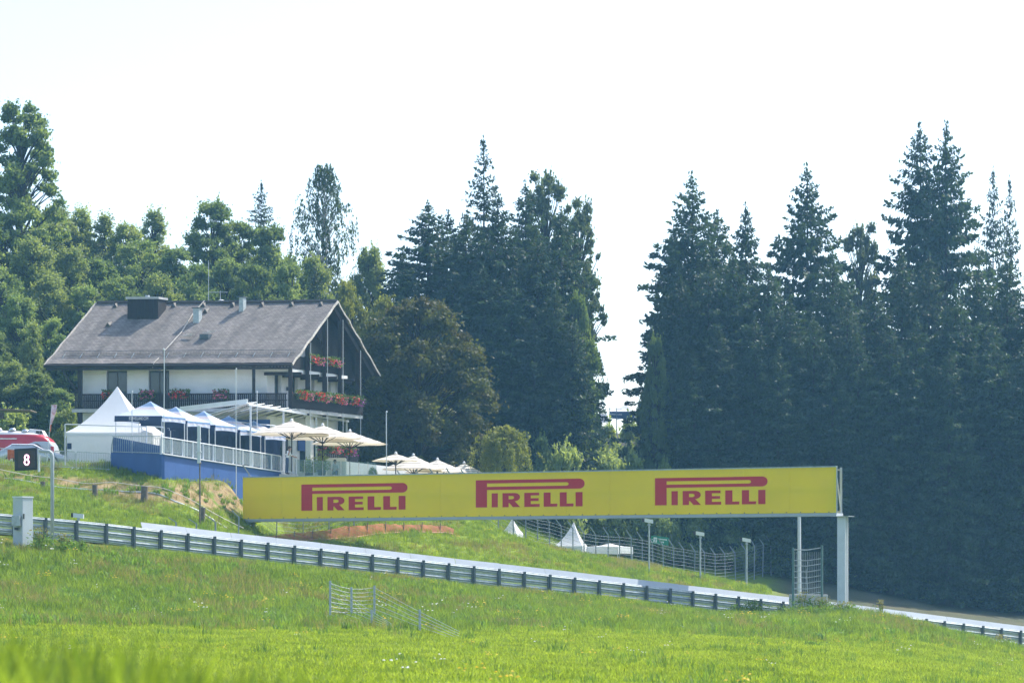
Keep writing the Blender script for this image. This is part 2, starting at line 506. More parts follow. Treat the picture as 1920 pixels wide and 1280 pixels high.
# behind the hump
for px, d, y in [(760, 192, 975), (880, 196, 1000), (960, 200, 1026), (1100, 210, 1056), (1200, 216, 1076), (1300, 222, 1082), (1420, 226, 1078),
                 (1500, 200, 1120), (1500, 228, 1086), (1600, 188, 1142), (1600, 226, 1107), (1750, 192, 1158), (1750, 228, 1132), (1900, 195, 1178),
                 (1900, 228, 1152), (2080, 198, 1200), (2080, 228, 1172)]:
    cp(px, y, d)
# wooded hill
for x, d, z in [(-70, 215, 13), (-45, 215, 11.5), (-25, 215, 10), (-10, 215, 8), (0, 222, 4.5), (-70, 250, 25), (-45, 250, 22), (-25, 250, 17), (-8, 250, 10),
                (8, 250, 5.5), (20, 250, 1.5), (35, 250, 0), (60, 240, -3), (80, 230, -6), (10, 290, 11), (12, 330, 16.4), (10, 350, 16.5), (12, 420, 15), (-60, 310, 32), (-20, 310, 22), (40, 310, 6),
                (80, 310, 3), (-120, 250, 28), (-120, 170, 12), (-90, 140, 4), (120, 250, -4), (120, 160, -8),
                (-300, 200, 15), (300, 200, -8), (-300, 500, 25), (0, 500, 12), (300, 500, 4), (-450, 0, 0), (450, 0, -8), (0, -80, -2), (-450, 700, 15), (450, 700, 0), (0, 700, 8)]:
    cz(x, d, z)
_c = np.array([[p.x, p.y] for p in CP]); _z = np.array([p.z for p in CP])
S = 100.0
def _phi(r2):
    return 0.5 * r2 * np.log(r2 + 1e-12)
_n = len(_c); _d2 = ((_c[:, None] - _c[None]) ** 2).sum(-1) / S ** 2
_A = np.zeros((_n + 3, _n + 3)); _A[:_n, :_n] = _phi(_d2) + np.eye(_n) * 2e-5
_A[:_n, _n] = 1; _A[:_n, _n + 1:] = _c / S; _A[_n, :_n] = 1; _A[_n + 1:, :_n] = (_c / S).T
_w = np.linalg.solve(_A, np.concatenate([_z, np.zeros(3)]))
def gz_arr(x, y):
    x = np.asarray(x, float).ravel(); y = np.asarray(y, float).ravel()
    out = np.empty(len(x))
    for i in range(0, len(x), 20000):
        q = np.stack([x[i:i + 20000], y[i:i + 20000]], 1)
        r2 = ((q[:, None] - _c[None]) ** 2).sum(-1) / S ** 2
        out[i:i + 20000] = _phi(r2) @ _w[:_n] + _w[_n] + (q / S) @ _w[_n + 1:]
    n1 = fbm(x * 0.35, y * 0.35, 2) - 0.5
    damp = np.clip((y - 25) / 40, 0, 1)
    return out + n1 * 0.22 * damp
def gz(x, y):
    return float(gz_arr([x], [y])[0])
def G(px, d, dz=0.0):
    x = XD(px, d)
    return Vector((x, d, gz(x, d) + dz))

def ground_hit(px, py, d0=140.0, d1=300.0):
    d = np.arange(d0, d1, .25); x = (px - 960) / F * d
    z = (HY - py) / F * d; g = gz_arr(x, d)
    k = np.nonzero(g >= z)[0]
    return float(d[k[0]]) if len(k) else d1
def axis(segs):
    out = []
    for a, b, s in segs:
        out.extend(np.arange(a, b, s))
    out.append(segs[-1][1])
    return np.array(out)
gx = axis([(-450, -120, 30), (-120, -50, 5), (-50, -32, 1.2), (-32, 40, 0.42), (40, 60, 1.2), (60, 120, 5), (120, 450, 30)])
gy = axis([(-80, 0, 8), (0, 40, 2), (40, 100, 0.9), (100, 215, 0.5), (215, 260, 1.2), (260, 420, 5), (420, 700, 20)])
XX, YY = np.meshgrid(gx, gy)
ZZ = gz_arr(XX, YY).reshape(XX.shape)
nx, ny = len(gx), len(gy)
gv = np.stack([XX, YY, ZZ], -1).reshape(-1, 3)
ii = np.arange(nx * ny).reshape(ny, nx)
gf = np.stack([ii[:-1, :-1], ii[:-1, 1:], ii[1:, 1:], ii[1:, :-1]], -1).reshape(-1, 4)
me = mesh_np('ground', gv, gf)
me.polygons.foreach_set('use_smooth', [True] * len(me.polygons))
def pixel(x, y, z):
    return 960 + x / np.maximum(y, 1) * F, HY - z / np.maximum(y, 1) * F
def sm(v, a, b):
    t = np.clip((v - a) / (b - a), 0, 1); return t * t * (3 - 2 * t)
EDGE_X = [-300, 0, 100, 180, 262, 330, 450, 560]
EDGE_Y = [890, 898, 908, 924, 937, 946, 962, 985]
def dirt_mask(x, y, z):
    px, py = pixel(x, y, z)
    top = np.interp(px, [-300, 0, 130, 220, 300, 400, 460, 520], [868, 884, 893, 900, 906, 902, 910, 940])
    bot = np.interp(px, EDGE_X, EDGE_Y)
    a = sm(py, top - 6, top + 8) * (1 - sm(py, bot - 4, bot + 2)) * ((y > 156) & (y < 182)) * (1 - sm(px, 500, 560))
    return a
def shaded_meadow_mask(x, y, z):
    """greyish meadow below the right-hand wood, tree shade put into its colour"""
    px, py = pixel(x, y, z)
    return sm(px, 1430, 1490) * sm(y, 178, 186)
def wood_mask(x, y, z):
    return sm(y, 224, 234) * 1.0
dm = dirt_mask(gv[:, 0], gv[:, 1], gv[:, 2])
mm = shaded_meadow_mask(gv[:, 0], gv[:, 1], gv[:, 2])
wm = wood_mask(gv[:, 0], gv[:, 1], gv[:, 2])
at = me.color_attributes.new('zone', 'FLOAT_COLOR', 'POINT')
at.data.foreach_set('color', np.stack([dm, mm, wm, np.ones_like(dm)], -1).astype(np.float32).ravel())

def ground_mat():
    m, n, l, b, out = principled('meadow_ground')
    b.inputs['Roughness'].default_value = 0.95
    b.inputs['Specular IOR Level'].default_value = 0.1
    g = n.new('ShaderNodeNewGeometry')
    a = n.new('ShaderNodeAttribute'); a.attribute_name = 'zone'
    sp = n.new('ShaderNodeSeparateColor'); l.new(a.outputs['Color'], sp.inputs[0])
    def noise(s, d=5):
        z = n.new('ShaderNodeTexNoise'); z.inputs['Scale'].default_value = s; z.inputs['Detail'].default_value = d
        l.new(g.outputs['Position'], z.inputs['Vector']); return z.outputs['Fac']
    def mixc(f, A, B):
        x = n.new('ShaderNodeMix'); x.data_type = 'RGBA'
        if hasattr(f, 'links'): l.new(f, x.inputs['Factor'])
        else: x.inputs['Factor'].default_value = f
        for s, v in (('A', A), ('B', B)):
            if hasattr(v, 'links'): l.new(v, x.inputs[s])
            else: x.inputs[s].default_value = (*v, 1)
        return x.outputs['Result']
    def ramp(v, lo, hi):
        r = n.new('ShaderNodeMapRange'); r.inputs['From Min'].default_value = lo; r.inputs['From Max'].default_value = hi
        l.new(v, r.inputs['Value']); return r.outputs[0]
    base = mixc(ramp(noise(0.25), .35, .65), (0.135, 0.205, 0.020), (0.19, 0.255, 0.030))
    base = mixc(ramp(noise(1.6), .45, .75), base, (0.12, 0.155, 0.028))
    soil = mixc(ramp(noise(2.2), .35, .65), (0.24, 0.165, 0.082), (0.33, 0.255, 0.13))
    soil = mixc(ramp(noise(0.9, 3), .56, .68), soil, (0.13, 0.19, 0.03))
    base = mixc(sp.outputs['Red'], base, soil)
    shaded_fieldc = mixc(ramp(noise(0.2), .35, .65), (0.070, 0.085, 0.045), (0.110, 0.105, 0.062))  # meadow tone darkened to carry the shade of the wood
    base = mixc(sp.outputs['Green'], base, shaded_fieldc)
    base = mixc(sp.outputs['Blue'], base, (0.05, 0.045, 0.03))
    l.new(base, b.inputs['Base Color'])
    bp = n.new('ShaderNodeBump'); bp.inputs['Strength'].default_value = 0.8; bp.inputs['Distance'].default_value = 0.15
    l.new(noise(5, 6), bp.inputs['Height']); l.new(bp.outputs[0], b.inputs['Normal'])
    return m
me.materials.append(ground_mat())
ground = bpy.data.objects.new('ground', me)
COL.objects.link(ground); tag(ground, None, None, kind='structure')

# race track strip behind the rail
rv = []; rf = []
for i, px in enumerate(np.linspace(-400, 2300, 60)):
    pxx = min(max(px, -160), 2100)
    p = rail_pt(pxx)
    if px < -160: p.x += (px + 160) / F * 134
    if px > 2100: p.x += (px - 2100) / F * 175
    for k, o in enumerate((3.2, 6, 9, 12, 14.5)):
        x = p.x + o * 0.25; y = p.y + o
        rv.append((x, y, gz(x, y) + 0.12 + 0.10 * math.sin(k)))
for i in range(59):
    for k in range(4):
        a = i * 5 + k; rf.append((a, a + 5, a + 6, a + 1))
mb = MB(); mb.add(rv, rf)
road = mb.build('race_track', 'asphalt'); tag(road, None, None, kind='structure')

# ------------------------------------------------------------------ guardrail
prof = [(0.0, -.152), (.018, -.135), (.018, -.10), (.082, -.062), (.082, -.035), (.010, 0.0), (.082, .035), (.082, .062), (.018, .10), (.018, .135), (0.0, .152)]
# unit-length beam, corrugations bulge towards the camera side (-Y)
bv_ = []; bf_ = []
for xe in (0.0, 1.0):
    for th in (0, 1):
        for (dd, z) in prof:
            bv_.append((xe, -dd + 0.012 * th, z))
npf = len(prof)
for i in range(npf - 1):
    bf_.append((i, i + 1, 2 * npf + i + 1, 2 * npf + i))
    bf_.append((npf + i, 3 * npf + i, 3 * npf + i + 1, npf + i + 1))
mb = MB(); mb.add(bv_, bf_)
beam_me = mb.mesh('rail_beam'); beam_me.materials.append(M['galv'])
mb = MB()
mb.box(-.055, .055, -.05, -.042, -.25, RAIL_H - .01).box(-.055, -.045, -.042, .06, -.25, RAIL_H - .01).box(-.055, .055, .06, .068, -.25, RAIL_H - .01)
post_me = mb.mesh('post'); post_me.materials.append(M['galv_dark'])
mb = MB()
mb.box(-.13, -.06, -.035, .05, .06, .88)
spacer_me = mb.mesh('spacer_bracket'); spacer_me.materials.append(M['galv_dark'])
# sample the rail line by arc length
dense = [rail_pt(px) for px in np.linspace(-90, 2040, 600)]
acc = [0.0]
for a, b in zip(dense[:-1], dense[1:]): acc.append(acc[-1] + (b - a).length)
NP = int(acc[-1] / 1.5)
rail_pts = []
for k in range(NP + 1):
    s = k * acc[-1] / NP
    j = min(int(np.searchsorted(acc, s)), len(dense) - 1); j = max(j, 1)
    t = (s - acc[j - 1]) / max(1e-9, acc[j] - acc[j - 1])
    rail_pts.append(dense[j - 1].lerp(dense[j], t))
gr = thing('guardrail', 'long corrugated steel guardrail with dark posts running across the picture above the grass bank', 'guardrail', rail_pts[0])
for k, p in enumerate(rail_pts):
    q = rail_pts[min(k + 1, NP)] if k < NP else p + (p - rail_pts[k - 1])
    d = q - p; yaw = math.atan2(d.y, d.x)
    nrm = Vector((math.sin(yaw), -math.cos(yaw), 0))   # to the camera side
    inst('post', post_me, gr, p + nrm * 0.235, (random.uniform(-.02, .02), random.uniform(-.02, .02), yaw))
    inst('spacer_bracket', spacer_me, gr, p + nrm * 0.20, (0, 0, yaw))
    if k < NP:
        pitch = math.asin(d.z / d.length)
        for z, fo in ((.150, .10), (.485, .05), (.82, .0)):
            inst('rail_beam', beam_me, gr, p + nrm * fo + Vector((0, 0, z + random.uniform(-.006, .006))), (0, -pitch, yaw), (d.length, 1, 1))

# white sheeting above the rail
wbar = thing('sheet_barrier', 'long white sheet screen standing above the guardrail along the track', 'barrier', rail_pt(271))
spx = list(np.linspace(271, 2035, 22))
for a, b in zip(spx[:-1], spx[1:]):
    pa, pb = rail_pt(a), rail_pt(b)
    d = (pb - pa); dn = Vector((d.x, d.y, 0)).normalized(); back = Vector((-dn.y, dn.x, 0))
    off = back * 0.22
    h0, h1 = RAIL_H - 0.02, RAIL_H + 0.30
    lean = back * 0.16
    pa = pa + dn * 0.004; pb = pb - dn * 0.004
    j0 = random.uniform(-.012, .012); j1 = random.uniform(-.012, .012)
    z0 = Vector((0, 0, h0)); za = Vector((0, 0, h1 + j0)); zb = Vector((0, 0, h1 + j1))
    mb = MB(); th = back * 0.015
    mb.hexa([pa + off + z0, pb + off + z0, pb + off + th + z0, pa + off + th + z0, pa + off + lean + za, pb + off + lean + zb, pb + off + lean + th + zb, pa + off + lean + th + za])
    mb.build('sheet_panel', 'white_sheet', wbar)
for px in spx[:-1]:
    p = rail_pt(px); mb = MB(); mb.box(p.x - .03, p.x + .03, p.y + .56, p.y + .61, p.z - .3, p.z + 1.2)
    mb.build('stake', 'galv_dark', wbar)

# ------------------------------------------------------------------ advertising gantry
GA = P(456, 975, 172.0); GB = P(1568, 963, 155.0)
zb, zt = 3.35, 5.88
gA = Vector((GA.x, GA.y, 0)); gB = Vector((GB.x, GB.y, 0))
gdir = (gB - gA).normalized(); gback = Vector((-gdir.y, gdir.x, 0)); GL = (gB - gA).length
def gp(s, z, o=0.0):      # s metres along, o metres towards the back
    p = gA + gdir * s + gback * o
    return Vector((p.x, p.y, z))
def gs(px):               # along-distance where the board crosses a picture column
    r = (px - 960) / F
    return (r * gA.y - gA.x) / (gdir.x - r * gdir.y)
gan = thing('advertising_gantry', 'long yellow advertising gantry with red lettering spanning the track on steel columns', 'gantry', gp(0, zb))
NPAN = 14
for k in range(NPAN):
    s0, s1 = GL * k / NPAN + .004, GL * (k + 1) / NPAN - .004
    mb = MB(); o = random.uniform(0, .004)
    mb.hexa([gp(s0, zb + .07, -.05 + o), gp(s1, zb + .07, -.05 + o), gp(s1, zb + .07), gp(s0, zb + .07), gp(s0, zt, -.05 + o), gp(s1, zt, -.05 + o), gp(s1, zt), gp(s0, zt)])
    mb.build('sign_panel', 'yellow', gan)
mb = MB()
mb.hexa([gp(-.02, zb - .10, -.06), gp(GL + .02, zb - .10, -.06), gp(GL + .02, zb - .10, 1.0), gp(-.02, zb - .10, 1.0), gp(-.02, zb + .06, -.06), gp(GL + .02, zb + .06, -.06), gp(GL + .02, zb + .06, 1.0), gp(-.02, zb + .06, 1.0)])
mb.build('bottom_beam', 'grey_paint', gan)
mb = MB()
mb.hexa([gp(-.02, zt + .003, -.07), gp(GL + .02, zt + .003, -.07), gp(GL + .02, zt + .003, .12), gp(-.02, zt + .003, .12), gp(-.02, zt + .06, -.07), gp(GL + .02, zt + .06, -.07), gp(GL + .02, zt + .06, .12), gp(-.02, zt + .06, .12)])
mb.build('top_cover', 'galv', gan)
mb = MB()
for z in (zb + .14, zt - .12): mb.bar(gp(.1, z, .84), gp(GL - .1, z, .84), .09)
mb.build('rear_chord', 'grey_paint', gan)
for k in range(12):
    s_a = .1 + k * (GL - .2) / 12; s_b = .1 + (k + 1) * (GL - .2) / 12
    mb = MB(); mb.bar(gp(s_a, zb + .2, .84), gp(s_b, zt - .2, .84) if k % 2 == 0 else gp(s_a, zt - .2, .84), .05); mb.build('truss_brace', 'grey_paint', gan)
for s in (0.02, GL - .02):
    mb = MB()
    for o in (.06, .78): mb.bar(gp(s, zb + .06, o), gp(s, zt, o), .12)
    mb.build('end_frame', 'grey_paint', gan)
    mb = MB(); mb.bar(gp(s, zb + .08, .78), gp(s, zt - .4, .10), .05); mb.build('diagonal_brace', 'galv', gan)
mb = MB()
for k in range(46):
    p = gp(.4 + k * (GL - .8) / 45, zb + .09, -.057); mb.bar(p, p + Vector((0, 0, .05)), .05)
mb.build('clips', 'galv_dark', gan)['kind'] = 'stuff'
def hcol(s, o, zbase, ztop):
    mb = MB()
    W = .23
    for a, b, c, d in ((-W, W, -.23, -.19), (-W, W, .19, .23), (-.02, .02, -.19, .19)):
        mb.hexa([gp(s + a, zbase, o + c), gp(s + b, zbase, o + c), gp(s + b, zbase, o + d), gp(s + a, zbase, o + d), gp(s + a, ztop, o + c), gp(s + b, ztop, o + c), gp(s + b, ztop, o + d), gp(s + a, ztop, o + d)])
    return mb
pb = gp(GL + .22, 0, .4); pa = gp(.2, 0, .4)
hcol(GL + .22, .4, gz(pb.x, pb.y) - .6, zb - .13).build('column', 'light_grey', gan)
hcol(.2, .4, gz(pa.x, pa.y) - .6, zb - .13).build('column', 'light_grey', gan)
for s in (GL + .22, .2):
    mb = MB(); mb.hexa([gp(s - .5, zb - .128, -.05), gp(s + .5, zb - .128, -.05), gp(s + .5, zb - .128, .85), gp(s - .5, zb - .128, .85), gp(s - .5, zb - .102, -.05), gp(s + .5, zb - .102, -.05), gp(s + .5, zb - .102, .85), gp(s - .5, zb - .102, .85)])
    mb.build('cap_plate', 'grey_paint', gan)

# lettering: outlines in logo units (x 610..1565, y 229..467)
def arc(cx, cy_, rx, ry, a0, a1, n=10):
    return [(cx + rx * math.cos(math.radians(a0 + (a1 - a0) * i / n)), cy_ + ry * math.sin(math.radians(a0 + (a1 - a0) * i / n))) for i in range(n + 1)]
LET = {}
LET['letter_p'] = [[(610, 231), (710, 231), (710, 466), (610, 466)],
                   [(710, 231), (1395, 231), (1395, 260), (710, 260)],
                   [(710, 289), (1395, 289), (1395, 316), (710, 316)],
                   [(1395, 231)] + arc(1520, 273.5, 45, 42.5, -90, 90) + [(1395, 316), (1395, 289)] + arc(1405, 274.5, 22, 14.5, 90, -90) + [(1395, 260)]]
LET['letter_i'] = [[(752, 345), (806, 345), (806, 466), (752, 466)]]
LET['letter_r'] = [[(848, 345), (902, 345), (902, 466), (848, 466)],
                   [(902, 345), (955, 345)] + arc(955, 380, 47, 35, -90, 90) + [(930, 415), (902, 415), (902, 398), (925, 398)] + arc(930, 384, 20, 14, 90, -90) + [(902, 370)],
                   [(902, 415), (955, 415), (1004, 466), (940, 466), (910, 432), (902, 432)]]
LET['letter_e'] = [[(1040, 345), (1097, 345), (1097, 466), (1040, 466)], [(1097, 345), (1170, 345), (1170, 368), (1097, 368)],
                   [(1097, 392), (1166, 392), (1166, 416), (1097, 416)], [(1097, 441), (1175, 441), (1175, 466), (1097, 466)]]
LET['letter_l'] = [[(1210, 345), (1270, 345), (1270, 466), (1210, 466)], [(1270, 441), (1330, 441), (1327, 466), (1270, 466)]]
LET['letter_l2'] = [[(x + 140, y) for x, y in q] for q in LET['letter_l']]
LET['letter_i2'] = [[(1487, 345), (1547, 345), (1547, 466), (1487, 466)]]
for (l0, l1, ytop, ybot, dq) in ((566, 765, 908, 957, 0), (893, 1097, 900, 951, 0), (1229, 1440, 896, 947, 0)):
    s0, s1 = gs(l0), gs(l1)
    dm_ = gA.y + gdir.y * s0
    ztp = (HY - ytop) / F * dm_; zbt = (HY - ybot) / F * dm_
    for nm, polys in LET.items():
        mb = MB()
        for q in polys:
            pts = [gp(s0 + (x - 610) / 955 * (s1 - s0), ztp - (y - 231) / 235 * (ztp - zbt), -.056) for x, y in q]
            mb.poly(pts, gback * -.006)
        mb.build(nm.rstrip('2'), 'red_print', gan)

# ------------------------------------------------------------------ debris fence on the hump
FP = [(330, 163, 0), (368, 165, 0), (404, 167, 0), (447, 169, 0)]
fence_line = [P(px, y, d) for px, y, d in ((468, 1012, 174.4), (600, 1016, 176.6), (760, 990, 180), (880, 998, 186), (960, 1006, 190), (1100, 1036, 200), (1200, 1062, 207), (1300, 1086, 215), (1400, 1108, 223), (1450, 1118, 228), (1490, 1124, 236))]
fx = [p.x for p in fence_line]; fd = [p.y for p in fence_line]
fen = thing('debris_fence', 'tall grey wire fence with bent post tops running along the grass hump beyond the track', 'fence', (fx[0], fd[0], gz(fx[0], fd[0])))
fs = np.linspace(fx[0], fx[-1], 800); fdd = np.interp(fs, fx, fd)
fl = np.concatenate([[0], np.cumsum(np.hypot(np.diff(fs), np.diff(fdd)))])
NF = int(fl[-1] / 1.75)
FH = 2.55
mb = MB()
mb.bar((0, 0, -.5), (0, 0, FH), .078, .07)
mb.bar((0, 0, FH - .02), (-.38, -.22, FH + .52), .065, .06)
fpost = mb.mesh('fence_post'); M['fence_grey'] = mat('dull_fence_paint', (.24, .27, .29), .6, 0, .1, 3); fpost.materials.append(M['fence_grey'])
prev = None
tops = []
for k in range(NF + 1):
    s = fl[-1] * k / NF
    x = float(np.interp(s, fl, fs)); d = float(np.interp(s, fl, fdd)); z = gz(x, d)
    hs = random.uniform(.97, 1.03)
    inst('fence_post', fpost, fen, (x, d, z), (random.uniform(-.03, .03), random.uniform(-.02, .02), random.uniform(-.15, .15)), (1, 1, hs))
    tops.append(Vector((x, d, z)))
for px, yt, d in ((330, 969, 152.5), (368, 972, 153.5), (404, 968, 154.5), (447, 957, 158)):
    x = XD(px, d); g = gz(x, d); inst('fence_post', fpost, fen, (x, d, g), (0, random.uniform(-.03, .03), random.uniform(-.1, .1)), (1, 1, ((HY - yt) / F * d - g) / (FH + .55)))
for h in (.3, .55, .8, 1.05, 1.3, 1.55, 1.8, 2.05, 2.3, 2.5):
    mb = MB()
    mb.tube([p + Vector((0, -.06, h)) for p in tops], .010, 4)
    mb.build('wire', 'fence_grey', fen)

# orange safety net along the foot of the fence
net = MB()
NT = []
_px = np.linspace(482, 850, 44)
_yb = [interp(px, [482, 560, 640, 700, 760, 845, 900], [1014, 1015, 1011, 1003, 998, 1000, 1004]) for px in _px]
_db = np.array([ground_hit(px, y, 158, 200) for px, y in zip(_px, _yb)])
_db = np.convolve(np.pad(_db, 4, mode='edge'), np.ones(9) / 9, 'valid')
for px, yb, d in zip(_px, _yb, _db):
    yt = interp(px, [482, 540, 615, 650, 690, 760, 845, 900], [1004, 994, 986, 977, 974, 976, 982, 990])
    h_ = .72 * (yb - yt) / F * d; x = XD(px, d); g = gz(x, d)
    NT.append((Vector((x + .05, d + .3, g + h_ + random.uniform(-.03, .03))), Vector((x, d - .1 + random.uniform(-.06, .06), g - .04))))
R = 9
def net_strip(k):
    vv = []; ff = []
    for i, (a, b) in enumerate(NT):
        for t in (k / R, (k + .74) / R):
            vv.append(b.lerp(a, t) + Vector((0, -0.05 * math.sin(t * math.pi) * (1 + .9 * math.sin(i * 1.7)), .02 * math.sin(i * 2.3 + k))))
    for i in range(len(NT) - 1):
        ff.append((2 * i, 2 * i + 2, 2 * i + 3, 2 * i + 1))
    net.add(vv, ff)
for k in range(R): net_strip(k)
nroot = thing('safety_net', 'orange safety netting stretched along the slope behind the debris fence', 'safety net', (XD(620, 178), 178, NT[15][1].z))
net.build('netting', 'orange_net', nroot)['kind'] = 'stuff'
for i in range(0, len(NT), 4):
    a, b = NT[i]; mb = MB(); mb.bar(b + Vector((0, -.06, -.3)), a + Vector((0, -.06, .12)), .05); mb.build('stake', 'wood_grey', nroot)
mb = MB(); mb.tube([b + Vector((0, -.05, .08)) for a, b in NT], .035, 5); mb.build('hem_tape', mat('net_hem', (0.55, 0.28, 0.19), 0.7), nroot)

# ------------------------------------------------------------------ camera poles, masts
def cam_pole(px, ytop, d, label, ybase=None):
    b = G(px, d); top = P(px, ytop, d).z
    t = thing('camera_pole', label, 'camera pole', b, 'camera poles on the grass hump')
    mb = MB(); mb.tube([b + Vector((0, 0, -.4)), b + Vector((0, 0, top - b.z - .25))], .055, 8); mb.build('pole', 'galv', t)
    mb = MB(); mb.tube([(b.x, b.y, top - .30), (b.x, b.y, top - .1)], [.11, .06], 8); mb.build('bracket', 'grey_paint', t)
    mb = MB(); c = Vector((b.x, b.y, top - .02))
    mb.hexa([c + Vector(q) for q in ((-.30, -.12, -.05), (.26, -.12, -.15), (.26, .14, -.15), (-.30, .14, -.05), (-.30, -.12, .19), (.26, -.12, .09), (.26, .14, .09), (-.30, .14, .19))])
    h = mb.build('housing', 'plaster', t)
    mb = MB(); mb.box(c.x - .46, c.x - .304, c.y - .10, c.y + .12, c.z - .05, c.z + .20); mb.build('lens_hood', 'frame_dark', t)
    return t
cam_pole(1217, 976, 187, 'tallest boxed camera on a pale pole beside the green sign')
cam_pole(1313, 1000, 190, 'boxed camera on a pale pole, middle of the three under the gantry')
cam_pole(1400, 1012, 193, 'boxed camera on a pale pole nearest the mesh gate')

def mast(px, y0, y1, d, r, label, name='mast', m='light_grey', group=None):
    a = P(px, y1, d); b = P(px, y0, d)
    g = gz(a.x, a.y)
    z0 = min(a.z, g) if abs(g - a.z) < 3 else a.z
    mb = MB(); mb.tube([(a.x, a.y, z0 - .3), (b.x + random.uniform(-.04, .04), b.y, b.z)], [r, r * .8], 7)
    mb.lathe((b.x, b.y, b.z - .05), [(r * .8, 0), (r * 1.6, .03), (r * 1.6, .09), (r * .3, .13)], 7)
    o = mb.build(name, m, origin=(a.x, a.y, z0))
    return tag(o, label, 'mast', group)
mast(1499, 966, 1112, 176, .13, 'thick grey round mast behind the mesh gate under the gantry')
mast(307, 655, 840, 169, .032, 'tall thin white mast in front of the chalet between the first two canopies')
mast(443, 692, 850, 174, .03, 'thin white mast standing before the pergola')
mast(248, 735, 850, 171, .028, 'thin white pole rising just right of the tent peak')
mast(482, 735, 800, 183, .028, 'short thin pole in front of the gable balcony corner')
mast(725, 772, 886, 184, .034, 'thin pale mast in front of the dark bronze tree')
mast(375, 868, 992, 163, .05, 'dark thin pole before the blue wall carrying a white post', m='wood_grey')
a = P(373, 868, 163.0); b = P(373, 798, 163.0)
mb = MB(); mb.box(a.x - .09, a.x + .09, a.y - .09, a.y + .09, a.z, b.z)
mb.box(a.x - .13, a.x + .13, a.y - .13, a.y + .13, a.z + .6, a.z + .68).box(a.x - .12, a.x + .12, a.y - .12, a.y + .12, a.z + 1.3, a.z + 1.36)
tag(mb.build('loudspeaker_column', 'light_grey', origin=a, bevel=.015), 'pale square loudspeaker column on top of the dark pole before the blue wall', 'loudspeaker')

# ------------------------------------------------------------------ mesh gate on a concrete block
g0 = P(1487, 1116, 157.0); g1 = P(1541, 1116, 157.0)
gb = thing('mesh_gate', 'narrow rusty wire mesh gate between two green posts beside the gantry column', 'gate', g0)
ztop = P(0, 1030, 157).z
for p, e in ((g0, .12), (g1, .25)):
    mb = MB(); mb.tube([p + Vector((0, 0, -.9)), (p.x, p.y, ztop + e)], .065, 8); mb.build('post', mat('green_post', (.10, .18, .16), .6), gb)
for k, y in enumerate((1030, 1050, 1060, 1071, 1082, 1092, 1103, 1113)):
    a = P(1487, y, 157.0); b = P(1541, y - 4, 157.0); m_ = (a + b) / 2 - Vector((0, 0, .07))
    mb = MB(); mb.tube([a, a.lerp(m_, .6), m_, b.lerp(m_, .5), b], .022 if k else .03, 5); mb.build('wire', 'galv', gb)
mb = MB()
for k in range(1, 16):
    x = g0.x + (g1.x - g0.x) * k / 16; mb.tube([(x, g0.y + .02, g0.z + .05), (x, g0.y + .02, ztop - .12)], .008, 4)
mb.build('mesh_wires', 'galv', gb)['kind'] = 'stuff'
mb = MB(); mb.tube([P(1514, 1112, 157.1), P(1512, 1075, 157.1), P(1515, 1052, 157.1)], .018, 4); mb.build('chain', 'galv', gb)
mb = MB(); c0 = P(1480, 1150, 158.2); c1 = P(1551, 1114, 158.2)
mb.box(c0.x, c1.x, c0.y - .35, c0.y + .25, c0.z - .6, c1.z)
tag(mb.build('concrete_block', 'concrete', origin=(c0.x, c0.y, c0.z), bevel=.03), 'pale concrete block under the mesh gate beside the gantry column', 'block')

# ------------------------------------------------------------------ wire fence on the lawn edge
wf = thing('wire_fence', 'leaning little wire fence with grey posts in the foreground grass', 'fence', G(619, 116))
def fp(px, ytop, d):
    b = G(px, d); t = P(px, ytop, d)
    mb = MB(); mb.bar(b + Vector((0, 0, -.3)), (t.x, t.y, max(t.z, b.z + .3)), .085, .07); mb.build('post', 'galv', wf)
    return b, Vector((t.x, t.y, max(t.z, b.z + .3)))
A_ = fp(619, 1088, 116); B_ = fp(659, 1100, 117); C_ = fp(702, 1097, 117.5); D_ = fp(697, 1142, 111.5); E_ = fp(787, 1142, 108)
def wires(p, q, n, ext=1.0, sag=0.03):
    for k in range(n):
        t = .06 + .92 * k / (n - 1)
        a = p[1].lerp(p[0], t); b = q[1].lerp(q[0], t); b = a + (b - a) * ext
        g_ = gz(b.x, b.y)
        mb = MB(); mb.tube([a, (a + b) / 2 - Vector((0, 0, sag)), b], .009, 4); mb.build('wire', 'grey_paint', wf)
wires(A_, B_, 9); wires(B_, C_, 9); wires(A_, D_, 7, 1.45); wires(C_, E_, 7, 1.75)
# ------------------------------------------------------------------ trees
def rnd_unit(n):
    v = rng.normal(size=(n, 3)); return v / np.linalg.norm(v, axis=1, keepdims=True)
def leaf_quads(c, size, out=None, bias=0.35, aspect=0.62, axis=None):
    """diamond-shaped leaf faces at centres c; axis = preferred long direction"""
    n = len(c)
    nrm = rnd_unit(n)
    if out is not None:
        nrm = nrm + out * bias * 2; nrm /= np.linalg.norm(nrm, axis=1, keepdims=True)
    a = rnd_unit(n) if axis is None else axis + rnd_unit(n) * 0.35
    a = a - nrm * (a * nrm).sum(1, keepdims=True); a /= np.linalg.norm(a, axis=1, keepdims=True) + 1e-9
    b = np.cross(nrm, a)
    s = (np.asarray(size) * rng.uniform(.7, 1.3, n))[:, None] if np.ndim(size) == 0 else np.asarray(size)[:, None]
    v = np.stack([c - a * s * .5, c + b * s * .5 * aspect + a * s * .05, c + a * s * .5, c - b * s * .5 * aspect + a * s * .05], 1).reshape(-1, 3)
    f = np.arange(n * 4).reshape(-1, 4)
    return v, f
